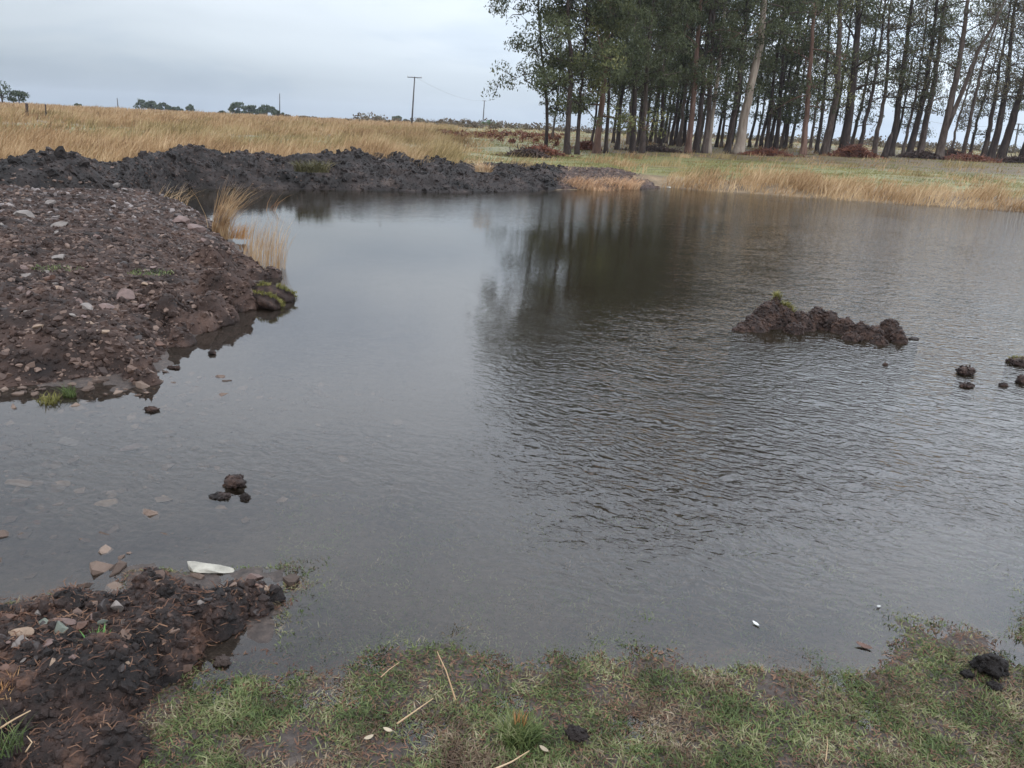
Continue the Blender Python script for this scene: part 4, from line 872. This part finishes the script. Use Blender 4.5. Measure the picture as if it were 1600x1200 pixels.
# x, y of trunk points in the photograph at the row's distance, half trunk width px, height, crown start, crown radius, leaf, bark, density, label
TR = [([(854, 209), (856, 170), (852, 130)], 3.2, 17, 3.2, 2.9, 1, 'dark', .8, 'slim dark tree, leftmost of the grove, branches spreading left', -.2),
      ([(887, 226), (889, 170), (893, 120), (890, 60)], 5.5, 17, 3.6, 3.6, 0, 'dark', 1.2, 'thick dark-trunked tree second from the left end of the grove', -.1),
      ([(903, 218), (906, 170), (910, 110)], 3.8, 15, 4.5, 2.6, 1, 'dark', 1.0, 'dark tree close behind the thick second tree of the grove', 0),
      ([(933, 226), (939, 175), (945, 120), (950, 40)], 6.0, 18, 2.8, 3.4, 2, 'red', 1.15, 'reddish-trunked tree with low yellow-olive foliage near the left end', -.3),
      ([(948, 222), (950, 160), (953, 90)], 3.5, 17, 4.2, 2.8, 0, 'dark', 1.0, 'dark tree just right of the reddish low-foliaged tree', 0),
      ([(965, 220), (970, 170), (976, 110)], 3.8, 18, 4.5, 2.8, 1, 'dark', 1.0, 'dark tree between the reddish tree and the double dark trunks', 0),
      ([(989, 229), (991, 170), (993, 80)], 5.2, 20, 4.8, 3.2, 1, 'dark', 1.1, 'left of two thick dark trunks standing close together', 0),
      ([(1004, 227), (1008, 170), (1012, 90)], 4.6, 20, 5.0, 3.0, 0, 'grey', 1.0, 'grey pale-patched trunk right of the thick dark one', 0),
      ([(1033, 222), (1036, 160), (1040, 60)], 3.4, 19, 5.0, 2.8, 0, 'dark', 1.0, 'dark slim tree in the gap left of the reddish peeling tree', 0),
      ([(1075, 232), (1081, 180), (1086, 130), (1090, 60)], 5.2, 22, 5.2, 3.4, 0, 'red', 1.0, 'tree with reddish peeling bark left of the pale giant', 0),
      ([(1088, 231), (1094, 180), (1099, 120)], 5.0, 21, 5.0, 3.0, 1, 'dark', 1.0, 'black-trunked tree touching the reddish peeling one', 0),
      ([(1101, 233), (1107, 180), (1110, 120)], 4.6, 21, 5.0, 2.8, 0, 'grey', .9, 'grey trunk between the black one and the thin cream one', 0),
      ([(1109, 229), (1114, 170), (1122, 110), (1131, 40)], 3.6, 23, 7.5, 2.6, 0, 'pale', .7, 'thin cream-barked tree left of the pale giant', 0),
      ([(1136, 233), (1146, 185), (1154, 130), (1160, 60)], 5.2, 22, 5.0, 3.0, 1, 'dark', 1.0, 'dark leaning tree pressed against the pale giant', 0),
      ([(1154, 236), (1164, 180), (1174, 130), (1186, 80), (1192, 20)], 8.0, 24, 8.5, 3.8, 0, 'pale', 1.0, 'giant tree with thick smooth pale trunk leaning right', 0),
      ([(1198, 224), (1204, 180), (1209, 120)], 3.4, 20, 5.0, 2.8, 1, 'dark', 1.1, 'slim dark tree right of the pale giant', 0),
      ([(1213, 226), (1218, 180), (1222, 110)], 3.6, 20, 4.2, 2.8, 1, 'dark', 1.1, 'slim dark tree second to the right of the pale giant', 0),
      ([(1255, 240), (1260, 180), (1265, 120), (1270, 50)], 4.8, 20, 4.5, 3.0, 0, 'red', .9, 'brown-trunked tree with a pale foot standing alone mid-grove', .1),
      ([(1277, 232), (1284, 180), (1290, 120)], 3.2, 18, 5.0, 2.6, 0, 'dark', .9, 'thin dark tree behind the low yellow-green branches', 0),
      ([(1288, 238), (1300, 185), (1308, 140), (1312, 70)], 6.0, 21, 3.6, 3.4, 2, 'grey', 1.1, 'grey double-footed tree with low yellow-green branches', -.35),
      ([(1316, 240), (1326, 180), (1335, 110), (1340, 50), (1342, 0)], 7.5, 23, 6.0, 4.0, 1, 'dark', 1.2, 'massive black-trunked tree mid-grove, tallest there, leaning right', 0),
      ([(1344, 229), (1354, 180), (1363, 148), (1372, 90)], 3.6, 18, 5.6, 2.8, 3, 'dark', .8, 'slim tree leaning right above the heap of rusty branches', .1),
      ([(1366, 237), (1374, 190), (1384, 145), (1388, 80)], 3.8, 19, 6.2, 2.8, 0, 'grey', .75, 'grey slender tree right of the rusty branch heap', 0),
      ([(1391, 240), (1402, 180), (1412, 100), (1420, 40)], 5.4, 21, 5.0, 3.2, 3, 'dark', 1.0, 'thick dark tree right of the broken stump', 0),
      ([(1412, 236), (1420, 195), (1430, 155), (1438, 100)], 2.6, 17, 5.5, 2.2, 3, 'grey', .6, 'thinnest grey tree right of the broken stump', 0),
      ([(1421, 240), (1435, 185), (1447, 130), (1458, 60)], 5.2, 21, 6.0, 3.0, 0, 'dark', .85, 'dark trunk of a close pair, leaning right', 0),
      ([(1437, 240), (1449, 180), (1462, 120), (1468, 60)], 5.2, 21, 6.0, 3.0, 0, 'grey', .85, 'forked grey trunk of a close pair, leaning right', 0),
      ([(1467, 247), (1478, 195), (1492, 130), (1505, 60), (1512, 0)], 6.0, 22, 8.0, 3.0, 1, 'grey', .75, 'thick-footed tree that forks low into two long stems', 0),
      ([(1505, 240), (1516, 190), (1524, 150), (1536, 100), (1552, 50)], 3.4, 17, 6.5, 2.6, 3, 'grey', .6, 'crooked thin tree standing alone against the sky', .2),
      ([(1537, 243), (1546, 200), (1554, 160), (1562, 100)], 4.0, 18, 5.0, 2.6, 3, 'dark', .8, 'brownish-leaved tree, third trunk from the right edge', -.2),
      ([(1547, 248), (1562, 195), (1574, 130), (1580, 60)], 5.6, 20, 6.5, 3.0, 3, 'dark', .8, 'leaning dark tree, left of the last pair', 0),
      ([(1562, 250), (1580, 190), (1592, 150), (1603, 110)], 5.6, 20, 7.0, 3.0, 1, 'dark', .8, 'leaning dark tree, right of the last pair near the edge', 0),
      ([(1597, 248), (1606, 215), (1620, 160)], 5.0, 20, 6.0, 3.0, 1, 'dark', .9, 'dark tree whose foot is cut by the right edge of the picture', 0)]
for k, (pts, wpx, H, cs, CR, lf, bk_, dn, lb, bx_) in enumerate(TR):
    D_ = Dx(pts[0][0])-(0 if pts[0][1] > 230-.05*(1154-pts[0][0]) else -5)
    base = Q(pts[0][0], pts[0][1], D_); zg = float(G(base[0], base[1])[0]); path = [Q(a, b, D_) for a, b in pts]
    rel = [q-np.array([base[0], base[1], zg]) for q in path]; rel[0][2] = 0
    H = H*float(np.interp(pts[0][0], [850, 1010, 1060, 1150, 1250, 1600], [.78, .80, .9, .95, .9, .8])); dn = dn*float(np.interp(pts[0][0], [850, 1120, 1250, 1600], [1.15, 1.0, .7, .5]))
    geo = euc(rel, wpx*.86*D_/FPX, H, cs, CR, 100+k, nl=26 if dn > .8 else 20, size=.17, dens=dn*2.75, biasx=bx_)
    tree((base[0], base[1], zg), geo, lf, bk_, lb, 'eucalyptus trees of the grove')
    if 'forks low' in lb:          # second stem
        o = bpy.context.scene.objects[-1]; par = o.parent if o.parent else o
        stem = [Q(a, b, D_)-np.array([base[0], base[1], zg]) for a, b in ((1474, 212), (1488, 180), (1505, 140), (1528, 80), (1552, 40), (1570, 0))]
        v, f = tube(stem, np.linspace(.22, .08, 6), 8); link('fork', mesh('fork', v, f, BARK['grey'], None, True), par)
# trees inside and beyond the front row: eight builds, copied
g_ = np.random.default_rng(44); VAR = []
for k in range(8):
    geo = euc([(0, 0, 0), (g_.normal(.15, .15), g_.normal(0, .15), 4), (g_.normal(.4, .3), g_.normal(0, .3), 9)], .17, 16.5, 4.2 if k % 2 else 2.8, 2.8, 300+k, nl=22, size=.19, dens=1.6)
    (tv, tf), (bv, bf), (lv_, lf_) = geo; bb = BARK['dark' if k % 3 else 'grey']
    VAR.append((mesh('trunk', tv, tf, bb, None, True), mesh('branches', bv, bf, bb, None, True), mesh('crown', lv_, lf_, LEAF[(0, 1, 0, 3, 1, 0, 1, 0)[k]])))
FRONT = [(854, 'leftmost grove tree'), (887, 'thick second tree'), (903, 'third tree from the left'), (933, 'reddish low-foliaged trunk'), (948, 'trunk beside the reddish one'), (989, 'thick dark trunk left of centre'), (1004, 'grey pale-patched trunk'), (1033, 'slim trunk in the gap'), (1075, 'reddish peeling trunk'), (1109, 'thin cream-barked trunk'),
         (1136, 'dark trunk leaning on the giant'), (1165, 'pale giant'), (1198, 'first slim tree after the giant'), (1213, 'second slim tree after the giant'), (1255, 'pale-footed brown trunk'), (1288, 'grey double-footed trunk'), (1316, 'massive black trunk'), (1391, 'thick trunk after the stump'), (1412, 'thinnest grey trunk'), (1467, 'low-forking trunk'), (1505, 'crooked thin tree'), (1562, 'leaning last pair')]
cnt_in = {}
inner = [862, 925, 958, 982, 998, 1016, 1024, 1028, 1041, 1049, 1055, 1062, 1068, 1120, 1128, 1143, 1182, 1190, 1204, 1222, 1228, 1236, 1268, 1296, 1330, 1398, 1428, 1490, 1520, 1575, 1010, 1036, 1092, 1172, 1212, 1640, 1680, 1730, 1790, 1850, 1660, 1760]
for k, a in enumerate(inner):
    off = a > 1600; D_ = Dx(a)+(g_.uniform(7, 32) if not off else g_.uniform(0, 14)); v_ = ray(a, 220)[0]; v_ = v_/math.hypot(v_[0], v_[1])
    x_, y_ = v_[0]*D_, v_[1]*D_; t_ = empty('eucalyptus_tree', (x_, y_, float(G(x_, y_)[0])), category='tree', group='trees deep inside the grove' if not off else 'trees past the right edge')
    if off: t_['label'] = 'tree of the grove standing past the right edge of the picture'
    else:
        j = max([q for q in range(len(FRONT)) if FRONT[q][0] < a], default=0); cnt_in[j] = cnt_in.get(j, 0)+1
        t_['label'] = ('slim inner tree seen', 'second slim inner tree seen', 'third slim inner tree seen', 'fourth slim inner tree seen', 'fifth slim inner tree seen', 'sixth slim inner tree seen', 'seventh slim inner tree seen')[min(6, cnt_in[j]-1)]+' behind and right of the '+FRONT[j][1]
    sc = g_.uniform(.8, 1.15); t_.scale = (sc*.95, sc*.95, sc); t_.rotation_euler = (0, 0, g_.uniform(-.6, .6))
    if a < 930: t_.scale = (.62, .62, .6)
    for nm, me in zip(('trunk', 'branches', 'crown'), VAR[k % 8]): link(nm, me, t_)

# stump and fallen branches
c = Q(1382, 243, 70); c[2] = float(G(c[0], c[1])[0])
v, f = tube([(0, 0, -.2), (.02, 0, .3), (.1, 0, .9), (.18, 0, 1.5), (.24, 0, 1.9)], [.38, .26, .22, .18, .05], 8)
link('tree_stump', mesh('tree_stump', v, f, BARK['dark'], None, True), loc=tuple(c), label='broken dark stump standing between two trunks on the right', category='stump')
M_TWIG = leafy('rusty_dead_twigs', [(0.07, 0.025, 0.015), (0.14, 0.05, 0.03), (0.23, 0.095, 0.055)], 1.5, 0.1)
M_TWIGD = leafy('dark_dead_twigs', [(0.025, 0.016, 0.013), (0.05, 0.03, 0.025), (0.08, 0.05, 0.04)], 1.5, 0.0)
def brush(px, py, D_, wm, hm_, n, m, label, seed, rel=0.0):
    g = np.random.default_rng(seed); c = Q(px, py, D_); c[2] = float(G(c[0], c[1])[0]); P_ = []
    for k in range(n):
        u = g.normal(0, .38); a = np.array([u*wm/2*1.1, g.normal(0, wm*.14), 0]); top = hm_*math.exp(-2.0*u*u)*g.uniform(.2, 1)
        d_ = np.array([g.normal(), g.normal(), g.normal(0, .5)]); d_ /= np.linalg.norm(d_); l = g.uniform(.3, 1.1)*min(1, wm/3)
        p0 = a+np.array([0, 0, top]); pts = np.array([p0-d_*l/2, p0+g.normal(0, .06, 3), p0+d_*l/2]); pts[:, 2] = np.clip(pts[:, 2], 0, None); P_.append(tube(pts, np.array([.022, .018, .01])*(1+rel), 4, False))
    V, F = join(P_)
    nn = n*6; u = g.normal(0, .38, nn); cc = np.stack([u*wm/2*1.1, g.normal(0, wm*.13, nn), hm_*np.exp(-2*u*u)*g.uniform(0, .9, nn)], 1)
    lv_, lf_ = leafcloud(cc, np.full(nn, .05), np.ones(nn, int), g, .2, 2)
    o = link('brush_pile', mesh('brush_pile', V, F, m, None, True), loc=tuple(c), label=label, category='brush pile')
    link('dead_leaves', mesh('dead_leaves', lv_, lf_, m), o)
brush(845, 222, 42, 2.6, .5, 200, M_TWIG, 'rusty red brush pile at the foot of the leftmost grove trees', 1)
brush(825, 226, 40, 2.3, .34, 170, M_TWIGD, 'dark brush heap in front of the rusty pile at the left end of the grove', 2)
brush(918, 219, 52, 2.2, .6, 90, M_TWIG, 'small brown brush pile between trunks near the left end of the grove', 3)
brush(1334, 242, 66, 3.8, .85, 260, M_TWIG, 'rusty brush pile in front of the massive black trunk', 4)
brush(1512, 248, 74, 5.2, .5, 300, M_TWIG, 'long low rusty brush pile under the crooked thin tree', 5)
brush(1487, 243, 78, 3.0, .9, 90, M_TWIGD, 'bare dark tangle of fallen branches against the sky', 6)
brush(1590, 250, 76, 4.0, .5, 160, M_TWIGD, 'dark low brush pile at the right edge of the picture', 7)
brush(1020, 228, 56, 4.0, .35, 140, M_TWIGD, 'low dark litter heap between the double trunks and the reddish tree', 8)
brush(1200, 236, 60, 3.6, .35, 340, M_TWIG, 'low brown brush to the right of the pale giant', 9)
brush(1440, 243, 72, 3.6, .6, 160, M_TWIGD, 'dark brush around the feet of the close pair of trunks', 10)

# ------------------------------------------------------------------ far trees and scrub
def bush(px, top, bot, wpx, D_, label, m=M_FAR, seed=0, trunk=True, cat='tree', name='distant_tree', open_=.5, group=None):
    g = np.random.default_rng(seed); b = Q(px, bot, D_); tp = Q(px, top, D_); H = tp[2]-b[2]; Wd = wpx*D_/FPX
    o = empty(name, tuple(b), label=label, category=cat, group=group)
    cen = []; n = int(14+8*Wd/max(H, .5))
    for k in range(n):
        u = g.uniform(-1, 1); v_ = g.uniform(.28 if trunk else .05, .92); wz = math.sqrt(max(0.05, 1-((v_-.6)/.55)**2))
        cen.append((u*Wd/2*wz*.9, g.uniform(-1, 1)*Wd*.2, H*v_*(1-.25*abs(u))))
    cen = np.array(cen); cr_ = np.full(n, min(H*.2, Wd*.22)); per = np.full(n, int(60*(1.2-open_)))
    V, F = leafcloud(cen, cr_, per, g, max(.22, D_*.0016), 1.5); link('crown', mesh('crown', V, F, m), o)
    ts = [tube([(0, 0, -1.0), (g.normal(0, .1), 0, H*.35), (g.normal(0, .2), 0, H*.75)], [H*.035, H*.028, H*.012], 6)]
    for k in range(4):
        e = cen[g.integers(0, n)]; ts.append(tube([(0, 0, H*.25), tuple(e*.6+np.array([0, 0, H*.12])), tuple(e)], [H*.018, H*.012, H*.006], 6))
    V, F = join(ts); link('trunk', mesh('trunk', V, F, BARK['dark'], None, True), o)
far = [(4, 121, 163, 26, 170, 'grey-green tree cut by the left edge of the picture', .6), (29, 138, 163, 26, 170, 'small round airy tree near the left edge of the horizon', .5), (123, 161, 169, 9, 200, 'small dark bush alone on the straw horizon at the left', .0), (88, 164, 168, 12, 190, 'tiny reddish shrub on the left horizon', .2),
       (222, 154, 173, 20, 300, 'leftmost pale tree of the small horizon group', .6), (238, 155, 174, 18, 300, 'middle tree of the small horizon group', .4), (258, 160, 174, 22, 300, 'rounded right tree of the small horizon group', .3), (276, 166, 175, 18, 310, 'low bush trailing the small horizon group', .3), (298, 163, 177, 11, 310, 'single small tree right of the horizon group', .4), (348, 173, 179, 12, 300, 'low dark shrub left of the dense clump', .1),
       (374, 158, 181, 24, 260, 'left tree of the dense dark clump on the horizon', .1), (396, 163, 182, 26, 260, 'middle tree of the dense dark clump on the horizon', .0), (418, 162, 183, 26, 260, 'right tree of the dense dark clump on the horizon', .0), (436, 172, 184, 14, 260, 'low end of the dense clump beside the pole', .0), (480, 182, 187, 12, 320, 'tiny bush on the horizon right of the clump', .2),
       (572, 186, 193, 14, 350, 'low bush left of the small twin trees', .3), (591, 180, 193, 12, 340, 'left of the small twin trees before the tall pole', .3), (621, 179, 195, 16, 330, 'right of the small twin trees before the tall pole', .2), (634, 185, 196, 9, 330, 'tiny tree touching the right twin', .3), (658, 185, 198, 18, 320, 'round tree just right of the tall pole', .2), (669, 189, 198, 9, 320, 'small bush beside the round tree at the pole', .3),
       (693, 188, 200, 18, 360, 'pale airy tree halfway between the two poles', .6), (721, 191, 201, 14, 360, 'left of two low trees before the short pole', .4), (741, 191, 202, 14, 360, 'right of two low trees before the short pole', .4), (763, 187, 205, 25, 210, 'bright green round bush right of the short pole', .0), (800, 199, 206, 24, 280, 'low pale green shrub left of the grove', .2)]
for k, (a, t0_, b0_, w_, D_, lb, op) in enumerate(far):
    m = leafy('fresh_green_bush_leaves', [(.04, .09, .03), (.07, .15, .045), (.10, .20, .06)], .6, .2) if 'bright green' in lb else M_FAR
    bush(a, t0_, b0_+1.5, w_, D_, lb, m, 700+k, open_=op, group='far trees along the horizon')
def scrub():
    g = np.random.default_rng(91); cs_, rs_ = [], []
    for a in np.arange(440, 1760, 2.2):
        D_ = g.uniform(150, 330); h = (g.uniform(.4, 1.6) if a > 560 else g.uniform(.2, .7)); v_ = ray(a, 210)[0]; v_ = v_/math.hypot(v_[0], v_[1])
        x_, y_ = v_[0]*D_, v_[1]*D_; cs_.append((x_, y_, float(G(x_, y_)[0])+h*.5)); rs_.append(h)
    cs_ = np.array(cs_); rs_ = np.array(rs_); V, F = leafcloud(cs_, rs_*1.3, np.full(len(cs_), 60), g, .42, 1.5)
    link('distant_scrub', mesh('distant_scrub', V, F, M_FARBR), kind='stuff', label='low brownish scrub along the far horizon', category='scrub')
    cs_, rs_ = [], []
    for _ in range(90):
        a = g.uniform(690, 880); D_ = g.uniform(55, 120) if a > 760 else g.uniform(60, 75); v_ = ray(a, 210)[0]; v_ = v_/math.hypot(v_[0], v_[1]); x_, y_ = v_[0]*D_, v_[1]*D_
        cs_.append((x_, y_, float(G(x_, y_)[0])+.15)); rs_.append(g.uniform(.15, .45))
    V, F = leafcloud(np.array(cs_), np.array(rs_)*1.4, np.full(len(cs_), 50), g, .2, 2.0)
    link('reddish_scrub', mesh('reddish_scrub', V, F, M_TWIG), kind='stuff', label='low reddish-brown scrub in the meadow left of the grove', category='scrub')
scrub()

# ------------------------------------------------------------------ poles and wires
M_POLE = bark_mat('weathered_pole_wood', [(0.05, 0.045, 0.045), (0.09, 0.082, 0.08), (0.13, 0.12, 0.115)]); M_WIRE = plain_stone('grey_wire', (0.16, 0.17, 0.18), .5)
def pole(base, top, D_, arm, label, arm_w=2.3, thick=.15):
    b = Q(*base, D_); t_ = Q(*top, D_); b[2] = min(b[2], float(G(b[0], b[1])[0]))-.2
    o = empty('power_pole', tuple(b), label=label, category='power pole', group='power poles across the meadow')
    v, f = tube([np.zeros(3), (t_-b)/2, t_-b], [thick, thick*.85, thick*.65], 8); link('post', mesh('post', v, f, M_POLE, None, True), o); tt = t_-b
    if arm:
        az = arm[0]; d_ = np.array([math.cos(az), math.sin(az), 0]); c_ = tt+np.array([0, -.18, -.12]); w_ = arm_w/2
        bm = bmesh.new(); bmesh.ops.create_cube(bm, size=1); bmesh.ops.scale(bm, vec=(arm_w, .12, .12), verts=bm.verts); bmesh.ops.bevel(bm, geom=bm.edges, offset=.015, segments=1, affect='EDGES'); me = bpy.data.meshes.new('crossarm'); bm.to_mesh(me); bm.free(); me.materials.append(M_POLE)
        q = link('crossarm', me, o, tuple(c_)); q.rotation_euler = (0, 0, az)
        for s_ in (-.92, -.35, .92):
            v, f = tube([(0, 0, 0), (0, 0, .1), (0, 0, .12), (0, 0, .2), (0, 0, .24)], [.02, .02, .06, .06, .02], 8); link('insulator', mesh('insulator', v, f, M_WHITE, None, True), o, tuple(c_+d_*w_*s_+np.array([0, 0, .06])))
    return b+tt
T1 = pole((643, 196), (648, 120), 140, (R(4),), 'tall power pole with a wide crossarm near the middle of the horizon', 2.4)
T2 = pole((754, 200), (757, 157), 260, (R(60),), 'shorter power pole behind the bright green bush', 2.2, .2)
T3 = pole((437, 184), (437, 146), 280, None, 'thin pole right of the dense clump of trees', 0, .2)
T4 = pole((185, 174), (183, 153), 300, None, 'short distant pole on the left horizon', 0, .2)
T5 = pole((1583, 246), (1592, 193), 190, (R(-8),), 'power pole standing behind the last trunks at the right edge', 3.6, .2)
def wire(a, b, sag, label, offs=0.0):
    t_ = np.linspace(0, 1, 25); p = a[None]*(1-t_)[:, None]+b[None]*t_[:, None]; p[:, 2] -= 4*sag*t_*(1-t_); p[:, 0] += offs
    v, f = tube(p, .016, 4); link('overhead_wire', mesh('overhead_wire', v, f, M_WIRE, None, True), label=label, category='wire')
wire(T1, T2, 1.2, 'thin wire from the tall pole to the shorter pole')
wire(T5, Q(1440, 186, 200), 1.0, 'thin wire running left from the pole at the right edge, behind the trunks')
wire(T5, Q(1700, 196, 190), .5, 'thin wire running right out of the picture from the pole at the right edge')

# fence posts on the left rise
for k, (a, b, t_, lb) in enumerate([(42, 186, 165, 'dark wooden fence post in the straw at the left'), (72, 187, 171, 'thin fence post right of the darkest post')]):
    D_ = 62; B = Q(a, b, D_); T_ = Q(a, t_, D_); zg = float(G(B[0], B[1])[0]); T_[2] = zg+.95; B[2] = zg-.3
    v, f = tube([np.zeros(3), (T_-B)/2, T_-B], [.10, .09, .08] if k == 0 else [.04, .04, .035], 6); link('fence_post', mesh('fence_post', v, f, BARK['dark'], None, True), loc=tuple(B), label=lb, category='fence post')

# ------------------------------------------------------------------ haze
def haze():
    bm = bmesh.new(); bmesh.ops.create_cube(bm, size=1); me = bpy.data.meshes.new('haze'); bm.to_mesh(me); bm.free()
    m = bpy.data.materials.new('pale_air'); m.use_nodes = True; t = m.node_tree; t.nodes.clear(); o = t.nodes.new('ShaderNodeOutputMaterial'); v = t.nodes.new('ShaderNodeVolumePrincipled')
    v.inputs['Color'].default_value = (0.86, 0.92, 1.0, 1); v.inputs['Density'].default_value = HAZE; t.links.new(v.outputs[0], o.inputs['Volume']); me.materials.append(m)
    ob = link('haze', me, kind='stuff', label='thin pale air over the whole meadow', category='haze'); ob.scale = (3100, 3100, 36); ob.location = (0, 0, 15)
HAZE = 0.00025
haze()
